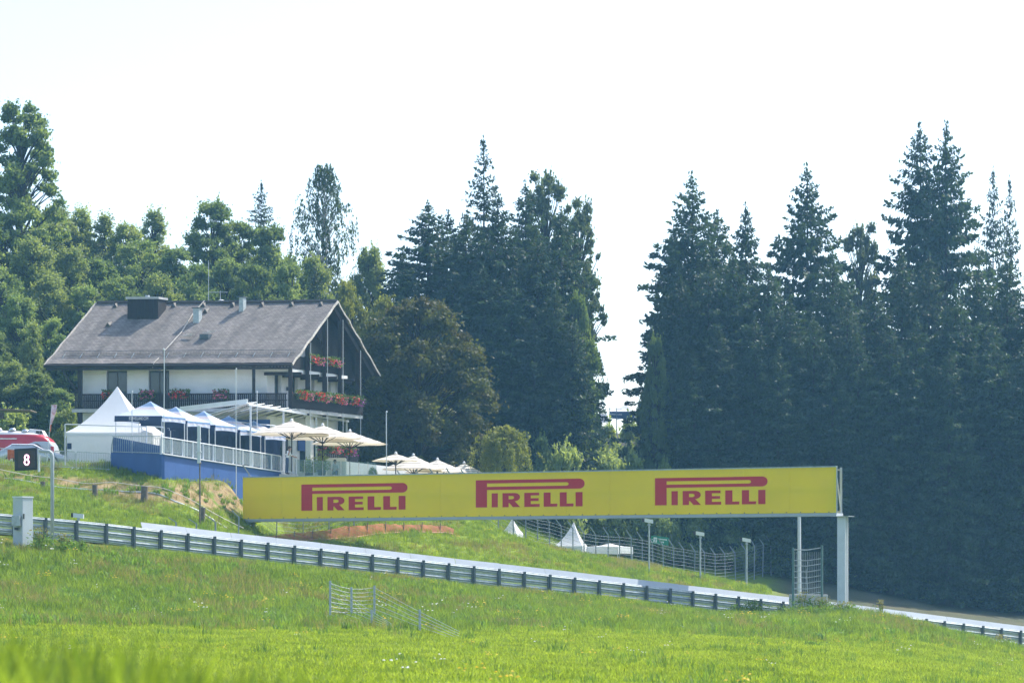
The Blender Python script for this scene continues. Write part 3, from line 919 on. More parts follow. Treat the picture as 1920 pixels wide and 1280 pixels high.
def trunk_mb(H, r, lean=0.02, tip=.15):
    mb = MB()
    pts = []; rs = []
    for i in range(9):
        t = i / 8
        pts.append((lean * H * math.sin(t * 2.2) * .5, lean * H * .3 * math.sin(t * 4), -0.4 + t * (H + .4))); rs.append(r * (1 - t * (1 - tip)) * (1.35 if i == 0 else 1))
    mb.tube(pts, rs, 7, False)
    return mb

def spruce_proto(seed, H=34.0, R=5.0, dens=1.0, top_open=0.0, material='spruce', trunk_from=0.0, shape=0.75):
    global rng
    rng = np.random.default_rng(seed); rd = random.Random(seed)
    C = []; AX = []; SZ = []
    mb = trunk_mb(H, H * .0125, .006, .05)
    z = H * (0.05 + trunk_from)
    while z < H * .992:
        t = z / H
        prof_ = (1 - math.exp(-shape * (H - z) / R)) * (1 if t > .15 else .75 + t * 1.67)
        L0 = R * prof_ * 1.12 + .05
        nb = 7 if t < .85 else 5
        ph = rd.uniform(0, 6.28)
        openf = 1.0
        if top_open and t > 1 - top_open: openf = .75
        for k in range(nb):
            if rd.random() < .10 * (1 + 2 * (1 - openf)): continue
            L = L0 * rd.uniform(.62, 1.22)
            if rd.random() < .05: L *= 1.25
            az = ph + k * 6.283 / nb + rd.uniform(-.35, .35)
            pitch = (-.25 + .85 * t ** 2) + rd.uniform(-.12, .12)
            n = max(5, int(L * 16 * dens * openf * (1.15 if t > .8 else 1)))
            s = rng.uniform(.06, 1.0, n) ** .75
            r_ = L * s
            dz = np.tan(pitch) * r_ - .085 * r_ ** 2 / max(L, 1) * 1.6 + .10 * (s ** 3) * L * .9
            wid = (0.10 + .20 * L * s * (1.15 - s)) * rng.normal(size=n) * .9
            x = np.cos(az) * r_ - np.sin(az) * wid; y = np.sin(az) * r_ + np.cos(az) * wid
            drop = rng.uniform(0, .55, n) ** 1.4 * min(1.0, .35 + L * .2)
            C.append(np.stack([x, y, z + dz - drop], 1))
            ax = np.stack([np.cos(az) * .45 - np.sin(az) * np.sign(wid) * .3, np.sin(az) * .45 + np.cos(az) * np.sign(wid) * .3, np.full(n, -.75)], 1)
            up = s > .86
            ax[up, 2] = .15
            AX.append(ax); SZ.append(np.full(n, 1.0) * (0.60 if t < .8 else .44 if t < .93 else .32) * rng.uniform(.7, 1.35, n))
            if L > .8:
                a = Vector((0, 0, z)); e = Vector((math.cos(az) * L * .95, math.sin(az) * L * .95, z + math.tan(pitch) * L * .95 - .085 * L * 1.5))
                mb.tube([a, a.lerp(e, .5) + Vector((0, 0, .05 * L)), e], [.05, .03, .012], 3, False)
        z += (.66 if t < .8 else .44 if t < .92 else .32) * rd.uniform(.7, 1.3)
    # leader
    n = 30; zz = rng.uniform(H * .965, H * 1.012, n)
    C.append(np.stack([rng.normal(size=n) * .10, rng.normal(size=n) * .10, zz], 1)); AX.append(np.tile([0, 0, 1.0], (n, 1))); SZ.append(np.full(n, .38))
    C = np.concatenate(C); AX = np.concatenate(AX); SZ = np.concatenate(SZ)
    v, f = leaf_quads(C, SZ, axis=AX, aspect=.42)
    tm = mb.mesh('trunk'); tm.materials.append(M['bark'])
    return tm, mesh_np('crown', v, f, material), H, R

def broad_proto(seed, H=14.0, R=5.0, base=.18, blobs=42, leaves=24000, size=.30, material='leaf', rough=1.0, tall=0.0, bark='bark', lobe=(.20, .36), envelope=None):
    global rng
    rng = np.random.default_rng(seed); rd = random.Random(seed)
    mb = trunk_mb(H * .8, H * .022, .03, .2)
    C = []; O = []
    bl = []
    tries = 0
    env = envelope or ((0, .3, .7, 1), (.78, 1, .85, .30))
    while len(bl) < blobs and tries < 4000:
        tries += 1
        tz = rd.uniform(0, 1)
        wl = float(np.interp(tz, env[0], env[1]))
        if rd.random() > wl + .15: continue
        br = R * rd.uniform(*lobe)
        rr = rd.uniform(.15, 1.0) ** .5
        rad = max(.05, (R * wl - br * .6)) * rr; az = rd.uniform(0, 6.283)
        zc = min(H * (base + (1 - base) * tz), H - br * .6)
        bl.append((np.array([math.cos(az) * rad, math.sin(az) * rad, max(zc, br * .5)]), br * (1.15 if rr < .5 else 1)))
    tot = sum(b[1] ** 2 for b in bl)
    for p, br in bl:
        n = int(leaves * br ** 2 / tot)
        if n < 3: continue
        d = rnd_unit(n)
        d[:, 2] = np.where(d[:, 2] < -.35, d[:, 2] * -.6, d[:, 2])
        rr = np.where(rng.random(n) < .45, np.abs(rng.normal(size=n)) * .62 + .25, rng.uniform(.45, 1.0, n) ** .5) * (1 + rng.normal(size=n) * .12 * rough)
        sq = np.array([1.0, 1.0, .8 + tall])
        c = p + d * (rr * br)[:, None] * sq
        C.append(c); O.append(d)
        # twigs poking out
        for _ in range(int(2 * rough)):
            dd = rnd_unit(1)[0]; dd[2] = abs(dd[2]) * .8 + .1 + tall
            k = max(4, n // 40); t = rng.uniform(.9, 1.0 + .45 * rough, k)
            C.append(p + dd * (br * t)[:, None] + rng.normal(size=(k, 3)) * .09 * br); O.append(np.tile(dd, (k, 1)))
        s0 = Vector((0, 0, max(H * .08, min(p[2] - math.hypot(p[0], p[1]) * rd.uniform(.7, 1.2) - .2, H * .78))))
        e = Vector(p)
        mb.tube([s0, s0.lerp(e, .5) + Vector((0, 0, .08 * (e - s0).length)), e], [H * .0060, H * .0038, H * .0012], 4, False)
    C = np.concatenate(C); O = np.concatenate(O)
    v, f = leaf_quads(C, size, out=O, bias=.25)
    tm = mb.mesh('trunk'); tm.materials.append(M[bark])
    return tm, mesh_np('crown', v, f, material), H, R

def weeping_proto(seed, H, R, strands, per, material, bark, size=.24, drop=(1.5, 4.0), base=.25, prof=((0, .3, .7, 1), (.75, 1, .6, .12)), dens_in=.3, lump=0.4):
    global rng
    rng = np.random.default_rng(seed); rd = random.Random(seed)
    mb = trunk_mb(H * .93, H * .013, .03, .12)
    C = []; AX = []
    for i in range(strands):
        t = rd.uniform(0, 1) ** .8
        z = H * (base + (1 - base) * t)
        az = rd.uniform(0, 6.283)
        rl = R * float(np.interp(t, prof[0], prof[1])) * (1 + lump * .5 * math.sin(az * 2 + t * 9) + lump * .3 * math.sin(az * 3 - t * 17))
        r_ = rl * rd.uniform(dens_in, 1.05) ** .6
        x, y = math.cos(az) * r_, math.sin(az) * r_
        if i % 6 == 0:
            s0 = Vector((0, 0, max(H * .12, z - r_ * .9))); e = Vector((x, y, z))
            mb.tube([s0, s0.lerp(e, .6) + Vector((0, 0, r_ * .2)), e], [.07, .045, .015], 4, False)
        Ld = rd.uniform(*drop) * (.6 + .6 * (1 - t)); n = max(4, int(per * Ld))
        s = rng.uniform(0, 1, n)
        sway = rng.normal() * .15
        C.append(np.stack([x + math.cos(az) * s * .3 + sway * s + rng.normal(size=n) * .09, y + math.sin(az) * s * .3 + rng.normal(size=n) * .09, z - Ld * s + rng.normal(size=n) * .05 + .35 * np.sin(np.minimum(s * 5, 1.57))], 1))
        AX.append(np.tile([0, 0, -1.0], (n, 1)))
    C = np.concatenate(C); AX = np.concatenate(AX)
    v, f = leaf_quads(C, size, axis=AX, aspect=.5)
    tm = mb.mesh('trunk'); tm.materials.append(M[bark])
    return tm, mesh_np('crown', v, f, material), H, R

PR = {}
PR['s1'] = spruce_proto(101, 34, 5.2, 1.0, shape=.50)
PR['s2'] = spruce_proto(102, 34, 5.0, 1.0, shape=.44)
PR['s3'] = spruce_proto(103, 34, 4.8, .95, shape=.56)
PR['s4'] = spruce_proto(104, 34, 5.0, .62, .5, 'spruce2', shape=.42)
PR['s5'] = spruce_proto(105, 30, 4.6, 1.0, 0, 'spruce2', shape=.46)
PR['b1'] = broad_proto(201, 15, 5.2, .06, 170, 56000, .27, lobe=(.09, .20))
PR['b2'] = broad_proto(202, 15, 4.6, .06, 170, 56000, .27, rough=1.3, lobe=(.09, .19))
PR['b3'] = broad_proto(203, 16, 4.4, .05, 180, 54000, .25, 'leaf_light', rough=1.4, tall=.5, lobe=(.08, .18))
PR['b4'] = broad_proto(204, 17, 3.4, .04, 150, 32000, .28, 'leaf_light', rough=2.0, tall=.9, lobe=(.08, .18), envelope=((0, .3, .7, 1), (.8, 1, .7, .22)))
PR['b5'] = broad_proto(205, 20, 5.2, .12, 170, 32000, .34, 'leaf', rough=1.3, lobe=(.08, .16), envelope=((0, .3, .75, 1), (.7, 1, .8, .3)))
PR['b6'] = broad_proto(206, 22, 4.6, .04, 260, 44000, .33, 'leaf_silver', rough=1.5, lobe=(.08, .16), envelope=((0, .5, .8, 1), (.9, 1, .8, .45)))
PR['cop'] = broad_proto(207, 11.5, 5.4, .0, 230, 80000, .25, 'leaf_copper', rough=.7, lobe=(.09, .17), envelope=((0, .45, .75, .9, 1), (1.0, 1, .84, .58, .30)))
PR['cop2'] = broad_proto(208, 10, 3.4, .05, 50, 24000, .24, 'leaf_willow', rough=1.0, lobe=(.16, .28), envelope=((0, .35, .7, 1), (.92, 1, .78, .35)))
PR['birch'] = weeping_proto(301, 22, 3.9, 1000, 13, 'leaf_birch', 'birch_bark', .30, (.7, 2.0), .18, ((0, .2, .4, .52, .68, .85, 1), (1.0, 1.1, .85, .5, .85, .62, .2)), .2, .55)
PR['willow'] = weeping_proto(302, 4.6, 1.75, 170, 40, 'leaf_willow', 'bark', .17, (.6, 3.6), .50, ((0, .35, .7, 1), (1, .95, .66, .15)), .3, .7)
PR['shrub'] = broad_proto(209, 4.0, 2.4, .0, 22, 8000, .24, 'leaf', rough=1.1, lobe=(.2, .36))
PR['shrub2'] = broad_proto(210, 4.0, 2.2, .0, 22, 8000, .24, 'leaf_light', rough=1.3, lobe=(.2, .36))
PROOT = {}
def tree(proto, px, ytop, d, hw, name, label, group, cat='tree', base=None, rz=None, yb=None):
    tm, cm, H, R = PR[proto]
    x = XD(px, d)
    gb_ = gz(x, d) if base is None else base
    if yb is not None: gb_ = (HY - yb) / F * d
    zt_ = (HY - ytop) / F * d
    s = (zt_ - gb_) / H
    rs = hw * (1.5 if proto in ('s1', 's2', 's3', 's5') else 1.25 if proto == 's4' else 1.3 if proto in ('b1', 'b2', 'b3', 'b4') else 1.0) * d / F / R
    o = thing(name, label, cat, (x, d, gb_), group)
    o.rotation_euler = (0, 0, random.uniform(0, 6.28) if rz is None else rz)
    o.scale = (rs, rs, s)
    for nm, me_ in (('trunk', tm), ('crown', cm)):
        c = bpy.data.objects.new(nm, me_); COL.objects.link(c); c.parent = o
    return o
GS = 'dark spruces of the wood behind the gantry'
GC = 'spruces of the middle clump'
GD = 'broadleaf trees of the left hillside'
# right wood: trees one can name by their tops
for pr, px, yt, d, hw, lab in [
    ('s1', 1296, 330, 240, 78, 'tall pointed spruce whose top stands left of the right-hand wood'),
    ('s2', 1264, 428, 243, 54, 'spruce forming the left shoulder of the right-hand wood'),
    ('s3', 1345, 402, 246, 62, 'blunt spruce right of the pointed one in the right-hand wood'),
    ('s2', 1399, 388, 238, 52, 'slim spruce with a separate narrow tip in the right-hand wood'),
    ('s1', 1512, 315, 250, 76, 'tall broad spruce standing alone above the middle of the right-hand wood'),
    ('s3', 1724, 240, 256, 66, 'left one of the twin tallest spruces in the right-hand wood'),
    ('s1', 1775, 236, 254, 68, 'right one of the twin tallest spruces in the right-hand wood'),
    ('s4', 1862, 318, 266, 46, 'thin see-through spruce right of the twin tallest spruces'),
    ('s4', 1893, 335, 268, 38, 'thin see-through spruce at the right picture edge')]:
    tree(pr, px, yt, d, hw, 'spruce_tree', lab, GS)
for pr, px, yt, d, hw in [('s1', 1275, 520, 234, 66), ('s3', 1330, 500, 233, 60), ('s2', 1375, 480, 234, 62), ('s1', 1272, 500, 236, 50), ('s3', 1440, 500, 235, 62),
                          ('s2', 1480, 560, 232, 58), ('s1', 1560, 470, 238, 66), ('s3', 1525, 600, 231, 56), ('s5', 1590, 560, 232, 58), ('s2', 1640, 540, 234, 62),
                          ('s1', 1692, 478, 238, 66), ('s5', 1742, 482, 236, 62), ('s2', 1790, 540, 233, 62), ('s1', 1835, 500, 236, 66), ('s3', 1890, 490, 238, 64),
                          ('s2', 1935, 520, 235, 60), ('s3', 1670, 620, 230, 55), ('s1', 1720, 600, 231, 58), ('s3', 1860, 610, 231, 58), ('s2', 1415, 600, 231, 56),
                          ('s5', 1350, 620, 230, 56), ('s2', 1975, 430, 250, 66), ('s3', 1610, 640, 230, 54), ('s1', 1920, 640, 230, 56), ('s5', 1272, 620, 231, 42), ('s2', 1300, 660, 229, 50),
                          ('s1', 1460, 660, 229, 52), ('s3', 1560, 680, 229, 52), ('s2', 1780, 660, 229, 54)]:
    tree(pr, px, yt, d, hw, 'spruce_tree', 'dark spruce merging into the shaded mass of the right-hand wood', GS)
tree('b6', 1612, 422, 268, 58, 'broadleaf_tree', 'pale broadleaf tree showing between the spruces of the right-hand wood', 'broadleaf trees beside the spruces')
tree('b2', 1230, 640, 230, 30, 'broadleaf_tree', 'ragged broadleaf tree on the left edge of the right-hand wood', 'broadleaf trees beside the spruces')
# middle clump
for pr, px, yt, d, hw, lab in [
    ('s4', 906, 260, 240, 62, 'tallest sparse spruce with a bare trunk line in the middle clump'),
    ('s1', 803, 380, 234, 78, 'wide spruce on the left of the middle clump'),
    ('s2', 755, 470, 231, 58, 'low spruce with up-curved boughs at the left edge of the middle clump'),
    ('s3', 840, 400, 238, 52, 'narrow spruce top between the wide left spruce and the tallest one'),
    ('s1', 985, 345, 236, 56, 'spruce just right of the tallest one in the middle clump'),
    ('s3', 1052, 395, 232, 56, 'rightmost spruce of the middle clump, among pale leaves')]:
    tree(pr, px, yt, d, hw, 'spruce_tree', lab, GC)
for pr, px, yt, d, hw in [('s2', 875, 400, 232, 62), ('s1', 935, 370, 231, 64), ('s3', 1010, 450, 229, 58), ('s2', 905, 500, 228, 60), ('s1', 960, 520, 227, 58), ('s3', 850, 520, 228, 58),
                          ('s2', 1040, 540, 226, 54), ('s5', 1000, 600, 225, 54), ('s1', 880, 620, 226, 54), ('s5', 1075, 600, 225, 46)]:
    tree(pr, px, yt, d, hw, 'spruce_tree', 'dark spruce inside the shaded middle clump', GC)
for pr, px, yt, d, hw, lab in [
    ('b6', 1025, 326, 244, 62, 'tall pale leafy tree rising behind the spruces of the middle clump'),
    ('b6', 1085, 378, 236, 56, 'pale leafy tree with loose outer twigs on the right of the middle clump'),
    ('b2', 1084, 560, 229, 36, 'bushy broadleaf tree bulging from the right flank of the middle clump'),
    ('b1', 1084, 690, 226, 30, 'low broadleaf tree at the foot of the middle clump beside the sky gap'),
    ('b3', 693, 470, 238, 46, 'thin pale poplar between the chalet and the middle clump')]:
    tree(pr, px, yt, d, hw, 'broadleaf_tree', lab, 'broadleaf trees beside the spruces')
# left hillside
tree('b5', 40, 200, 236, 100, 'oak_tree', 'tall open-branched oak at the top left corner', None)
for pr, px, yt, d, hw, lab in [
    ('b3', 105, 392, 250, 58, 'pale feathery tree under the tall oak'),
    ('b4', 150, 398, 252, 44, 'pale upright tree second right of the tall oak'),
    ('b4', 195, 410, 252, 44, 'pale upright tree left of the round flat-topped one'),
    ('b3', 238, 425, 250, 48, 'pale bushy tree above the chalet chimney'),
    ('b4', 288, 402, 258, 44, 'flat-topped wispy tree on the skyline above the chalet'),
    ('b1', 265, 452, 240, 62, 'dark round tree above the chalet chimney box'),
    ('b2', 330, 470, 238, 56, 'round dark tree below the wispy skyline tree'),
    ('b2', 398, 384, 244, 64, 'tall round tree above the middle of the chalet roof'),
    ('b1', 450, 420, 246, 58, 'round tree left of the thin skyline spruce'),
    ('b2', 510, 430, 244, 58, 'round tree between the skyline spruce and the birch'),
    ('b3', 585, 488, 232, 52, 'pale bushy tree behind the chalet ridge end')]:
    tree(pr, px, yt, d, hw, 'broadleaf_tree', lab, GD)
tree('s4', 490, 342, 254, 44, 'spruce_tree', 'thin spruce tip rising above the round trees behind the chalet', None)
tree('birch', 607, 312, 238, 60, 'birch_tree', 'tall drooping birch standing against the sky behind the chalet', None)
tree('s5', 590, 500, 212, 30, 'spruce_tree', 'small dark spruce right behind the chalet ridge', None)
for pr, px, yt, d, hw in [('b1', 10, 400, 232, 66), ('b3', 60, 455, 228, 60), ('b3', 130, 470, 232, 56), ('b2', 185, 490, 234, 54), ('b1', 0, 500, 222, 60), ('b3', 95, 520, 224, 52),
                          ('b2', 160, 540, 224, 52), ('b1', 225, 520, 230, 56), ('b3', 300, 520, 228, 50), ('b1', 365, 500, 232, 54), ('b2', 425, 490, 234, 54), ('b1', 480, 500, 232, 52), ('b2', 545, 500, 228, 50),
                          ('b2', 35, 560, 216, 52), ('b1', 90, 600, 214, 50), ('b4', 62, 612, 211, 30), ('b2', -20, 620, 212, 50), ('b1', 130, 640, 212, 46), ('b3', 20, 680, 209, 44), ('b2', 70, 700, 208, 44), ('b1', 120, 730, 207, 40),
                          ('b2', 180, 610, 214, 50), ('b1', 250, 590, 216, 50), ('b2', 320, 590, 216, 50), ('b1', 390, 580, 218, 50), ('b2', 460, 580, 218, 50), ('b3', 530, 570, 217, 48), ('b2', -60, 450, 230, 60), ('b1', -60, 680, 208, 50)]:
    tree(pr, px, yt, d, hw, 'broadleaf_tree', 'broadleaf tree merging into the leafy hillside on the left', GD)
tree('shrub2', 20, 770, 200, 50, 'shrub', 'yellowish round shrub behind the red coach', None, 'shrub')
tree('shrub2', 122, 770, 202, 36, 'shrub', 'leafy shrub left of the chalet corner', None, 'shrub')
# bronze tree, willow
tree('cop', 785, 566, 206, 145, 'bronze_leaved_tree', 'large dense dome-shaped bronze-green tree right of the chalet', None, yb=888)
tree('cop', 705, 640, 212, 100, 'bronze_leaved_tree', 'dark bronze tree in the shade close behind the chalet gable', None, yb=890)
tree('cop2', 660, 530, 214, 58, 'broadleaf_tree', 'yellow-green tree showing above the gable roof edge', None, yb=880)
tree('cop2', 715, 560, 213, 50, 'broadleaf_tree', 'olive tree crown between the gable and the bronze dome', None, yb=880)
tree('willow', 945, 800, 197, 48, 'weeping_willow', 'small weeping willow beside the bronze-green tree', None, yb=905)
# undergrowth under the gap
for k, (px, yt, d, hw, pr) in enumerate([(1010, 820, 222, 50, 'shrub'), (1060, 840, 220, 50, 'shrub2'), (1108, 815, 226, 40, 'shrub'), (1135, 800, 262, 36, 'shrub2'), (1185, 792, 264, 36, 'shrub2'),
                                         (1140, 850, 224, 52, 'shrub2'), (1190, 850, 226, 50, 'shrub'), (1240, 870, 226, 50, 'shrub'), (1000, 880, 222, 50, 'shrub'), (1090, 880, 223, 56, 'shrub2'),
                                         (1160, 900, 225, 50, 'shrub'), (1120, 950, 224, 50, 'shrub'), (1170, 960, 226, 40, 'shrub2'), (1220, 930, 223, 50, 'shrub'), (960, 930, 220, 60, 'shrub'), (1060, 940, 223, 60, 'shrub'),
                                         (1290, 950, 226, 50, 'shrub'), (1370, 970, 227, 50, 'shrub'), (1450, 1000, 229, 50, 'shrub'), (1180, 840, 240, 44, 'shrub'), (1222, 815, 238, 30, 'shrub')]):
    tree(pr, px, yt, d, hw, 'shrub', 'shrub in the undergrowth below the sky gap between the woods', 'undergrowth shrubs', 'shrub')
for px, yt, d, hw in [(1500, 1040, 231, 46), (1580, 1050, 231, 46), (1660, 1070, 231, 46), (1740, 1085, 231, 46), (1820, 1100, 231, 46), (1900, 1110, 231, 46)]:
    tree('shrub', px, yt, d, hw, 'shrub', 'shaded shrub at the foot of the right-hand wood', 'shrubs at the wood edge', 'shrub')
# ------------------------------------------------------------------ chalet
E0 = Vector((-14.53, 190.0, 14.0))
UH = Vector((-16.45, 1.2, 0)).normalized(); VH = Vector((5.3, 11.0, 0)).normalized()
AL, BL = 16.5, 12.2
def Hp(a, b, z):
    p = E0 + UH * a + VH * b
    return Vector((p.x, p.y, z))
def hbox(mb, a0, a1, b0, b1, z0, z1):
    return mb.hexa([Hp(a0, b0, z0), Hp(a1, b0, z0), Hp(a1, b1, z0), Hp(a0, b1, z0), Hp(a0, b0, z1), Hp(a1, b0, z1), Hp(a1, b1, z1), Hp(a0, b1, z1)])
ZE, ZR, BM = 14.0, 18.64, 6.1
def roofz(b):
    return ZE + (ZR - ZE) * (1 - abs(b - BM) / BM)
FL = 11.1      # balcony floor
GF = 7.0
cha = thing('chalet', 'white alpine chalet with a grey shingle roof and dark wooden balconies', 'house', Hp(8, 6, GF))
def hpart(name, m, *boxes, **k):
    mb = MB()
    for b in boxes: hbox(mb, *b)
    return mb.build(name, m, k.pop('parent', cha), **k)
A0, A1, B0, B1 = 2.3, 14.8, 1.25, 10.9
# front and back walls, gable walls to the roof
T = .35
def wall_open(name, along, fixed0, fixed1, lo, hi, z0, z1, openings):
    """wall with rectangular openings (lo, hi, zlo, zhi) cut out of it, as one mesh"""
    mb = MB()
    cuts = sorted(openings)
    def seg(l, h, a, b):
        if h - l < 1e-4 or b - a < 1e-4: return
        if along == 'a': hbox(mb, l, h, fixed0, fixed1, a, b)
        else: hbox(mb, fixed0, fixed1, l, h, a, b)
    cur = lo
    for (l, h, a, b) in cuts:
        seg(cur, l, z0, z1); seg(l, h, z0, a); seg(l, h, b, z1); cur = h
    seg(cur, hi, z0, z1)
    return mb.build(name, 'plaster', cha)
front_open = [(8.87, 10.25, FL, 13.7), (11.7, 13.1, FL, 13.7)]
front_gf = [(9.0, 11.5, GF + .1, 9.9), (3.0, 8.0, GF + .1, 10.0)]
wall_open('wall', 'a', B0, B0 + T, A0 + T + .002, A1, FL + .002, ZE + .75, front_open)
wall_open('wall', 'a', B0, B0 + T, A0 + T + .002, A1, GF - 2, FL, front_gf)
gab = [(2.26, 3.14, FL, 13.67), (4.58, 5.36, FL, 13.67), (6.84, 7.65, FL, 13.67), (9.13, 9.87, FL, 13.67)]
wall_open('wall', 'b', A0, A0 + T, B0, B1, FL + .002, 13.72, gab)
wall_open('wall', 'b', A0, A0 + T, B0, B1, GF - 2, FL, [(1.9, 4.4, GF + .1, 9.8), (5.6, 9.8, GF + .1, 9.8)])
hpart('wall', 'plaster', (A0, A1, B1 - T, B1 + .002, GF - 2, ZE + .6))
hpart('wall', 'plaster', (A1 - T, A1 + .002, B0 + T, B1 - T - .002, GF - 2, ZE + .6))
# upper gable triangle with a door
mb = MB()
for (l, h, zlo) in ((B0, 4.9, 13.722), (4.9, 5.8, 16.0), (5.8, B1, 13.722)):
    N = 8
    for i in range(N):
        b0 = l + (h - l) * i / N; b1 = l + (h - l) * (i + 1) / N
        za, zb_ = roofz(b0) - .12, roofz(b1) - .12
        mb.hexa([Hp(A0, b0, zlo), Hp(A0 + T, b0, zlo), Hp(A0 + T, b1, zlo), Hp(A0, b1, zlo), Hp(A0, b0, za), Hp(A0 + T, b0, za), Hp(A0 + T, b1, zb_), Hp(A0, b1, zb_)])
mb.build('gable_wall', 'plaster', cha)
def window(kind, along, f, lo, hi, z0, z1, name='window', curtain=False):
    """f: recess plane"""
    w_ = thing_part(name)
    mb = MB(); t = .07
    def bx_(l, h, a, b, d0, d1):
        if along == 'a': hbox(mb, l, h, f + d0, f + d1, a, b)
        else: hbox(mb, f + d0, f + d1, l, h, a, b)
    bx_(lo, hi, z1 - t, z1, 0, .08); bx_(lo, hi, z0, z0 + t, 0, .08); bx_(lo, lo + t, z0 + t, z1 - t, 0, .08); bx_(hi - t, hi, z0 + t, z1 - t, 0, .08)
    mid = (lo + hi) / 2
    if hi - lo > 1: bx_(mid - t / 2, mid + t / 2, z0 + t, z1 - t, 0, .08)
    fr = mb.build(name, 'frame_dark', cha)
    mb = MB(); bx_(lo + t, hi - t, z0 + t, z1 - t, .03, .05)
    mb.build('pane', 'glass_dark', fr)
    if curtain:
        mb = MB(); bx_(mid + .1, hi - .1, z0 + t, z1 - t, .10, .12)
        mb.build('curtain', mat('beige_curtain', (.35, .33, .28), .9, 0, .25, 6, stretch=(8, 8, .3)), fr)
    return fr
def thing_part(n): return None
for (l, h, a, b) in front_open: window('w', 'a', B0 + .10, l, h, a + .03, b, curtain=True)
for (l, h, a, b) in front_gf: window('w', 'a', B0 + .12, l, h, a, b)
for (l, h, a, b) in gab: window('w', 'b', A0 + .22, l, h, a + .03, b)
for (l, h, a, b) in [(1.9, 4.4, GF + .1, 9.8), (5.6, 9.8, GF + .1, 9.8)]: window('w', 'b', A0 + .18, l, h, a, b)
window('w', 'b', A0 + .2, 4.9, 5.8, 13.75, 16.0)
# wall lamps between the gable doors
for b_ in (3.8, 6.1, 8.4):
    mb = MB(); p = Hp(A0 - .08, b_, 12.6); mb.box(p.x - .06, p.x + .06, p.y - .06, p.y + .06, p.z - .12, p.z + .12); mb.build('wall_lamp', 'frame_dark', cha)
p = Hp(8.4, B0 - .06, 12.55); mb = MB(); mb.lathe(p, [(.05, -.06), (.13, -.03), (.13, .03), (.05, .06)], 10); mb.build('wall_lamp', 'plaster', cha)

# roof: two slabs with uv for the shingles
def roof_slab(side):
    th = .16
    me_ = bpy.data.meshes.new('roof_slope')
    bm = bmesh.new(); uvl = bm.loops.layers.uv.new('UVMap')
    NA, NB = 26, 10
    def pt(i, j, top):
        a = AL * i / NA; t = j / NB
        b = BM * t if side == 0 else BL - BM * t
        sag = -.05 * math.sin(math.pi * i / NA) * t + .015 * math.sin(i * 2.1 + j)
        flare = .10 * max(0, .12 - t) / .12
        wob = (.05 * math.sin(j * 2.0) if i in (0, NA) else 0)
        q = Hp(a + wob, b, roofz(b) + sag + flare + (0 if top else -th)); return q
    grid = {}
    for top in (1, 0):
        for i in range(NA + 1):
            for j in range(NB + 1): grid[i, j, top] = bm.verts.new(pt(i, j, top))
    def face(keys, uvs=None):
        f = bm.faces.new([grid[k] for k in keys])
        for lp, k in zip(f.loops, keys): lp[uvl].uv = (AL * k[0] / NA, 7.6 * k[1] / NB)
        return f
    for i in range(NA):
        for j in range(NB):
            face([(i, j, 1), (i + 1, j, 1), (i + 1, j + 1, 1), (i, j + 1, 1)])
            face([(i, j, 0), (i, j + 1, 0), (i + 1, j + 1, 0), (i + 1, j, 0)]).material_index = 1
    for i in range(NA):
        face([(i, 0, 0), (i + 1, 0, 0), (i + 1, 0, 1), (i, 0, 1)]).material_index = 1
        face([(i, NB, 0), (i + 1, NB, 0), (i + 1, NB, 1), (i, NB, 1)]).material_index = 1
    for j in range(NB):
        for i in (0, NA): face([(i, j, 0), (i, j, 1), (i, j + 1, 1), (i, j + 1, 0)]).material_index = 1
    bmesh.ops.recalc_face_normals(bm, faces=bm.faces)
    o = E0
    for v_ in bm.verts: v_.co -= world_loc(cha)
    bm.to_mesh(me_); bm.free()
    me_.materials.append(M['roof']); me_.materials.append(M['wood_dark'])
    ob = bpy.data.objects.new('roof_slope', me_); COL.objects.link(ob); ob.parent = cha; WLOC[ob.name] = world_loc(cha)
    return ob
rs0 = roof_slab(0); rs1 = roof_slab(1)
mb = MB(); mb.tube([Hp(AL * i / 20, BM, ZR + .05 - .03 * math.sin(i / 20 * 3.14) + random.uniform(-.015, .015)) for i in range(21)], .11, 6); mb.build('ridge_cap', 'roof', cha)
# barge boards (pale edge) at both gables
for a in (-.06, AL + .06):
    for side in (0, 1):
        pts = []
        for j in range(13):
            t = j / 12; b = BM * t if side == 0 else BL - BM * t
            pts.append(Hp(a + .03 * math.sin(j * 1.9), b, roofz(b) - .02 + .03 * math.sin(j * 2.3)))
        mb = MB()
        for q0, q1 in zip(pts[:-1], pts[1:]): mb.bar(q0, q1, .05, .15 if side == 0 else .09)
        mb.build('barge_board', 'trim', cha)
# gutter, fascia, snow guard
mb = MB(); mb.tube([Hp(-.05, -.10, ZE - .06), Hp(AL * .5, -.10, ZE - .09), Hp(AL + .05, -.10, ZE - .06)], .10, 8); mb.build('gutter', 'wood_dark', cha)
hpart('fascia', 'wood_dark', (.02, AL - .02, .0, .06, ZE - .34, ZE - .17))
sg = MB()
for k in range(150):
    a = .25 + k * (AL - .9) / 149; z = roofz(.95)
    sg.bar(Hp(a, .95, z + .02), Hp(a, .93, z + .30), .018)
for h in (.06, .29): sg.bar(Hp(.25, .94, roofz(.95) + h), Hp(AL - .65, .94, roofz(.95) + h), .02)
sg.build('snow_guard', 'galv_dark', cha)['kind'] = 'stuff'
for k in range(14):
    a = .6 + k * (AL - 1.4) / 13; z = roofz(.75); mb = MB(); mb.bar(Hp(a, .95, roofz(.95) + .12), Hp(a, .62, roofz(.62) + .05), .03); mb.build('guard_bracket', 'galv', cha)
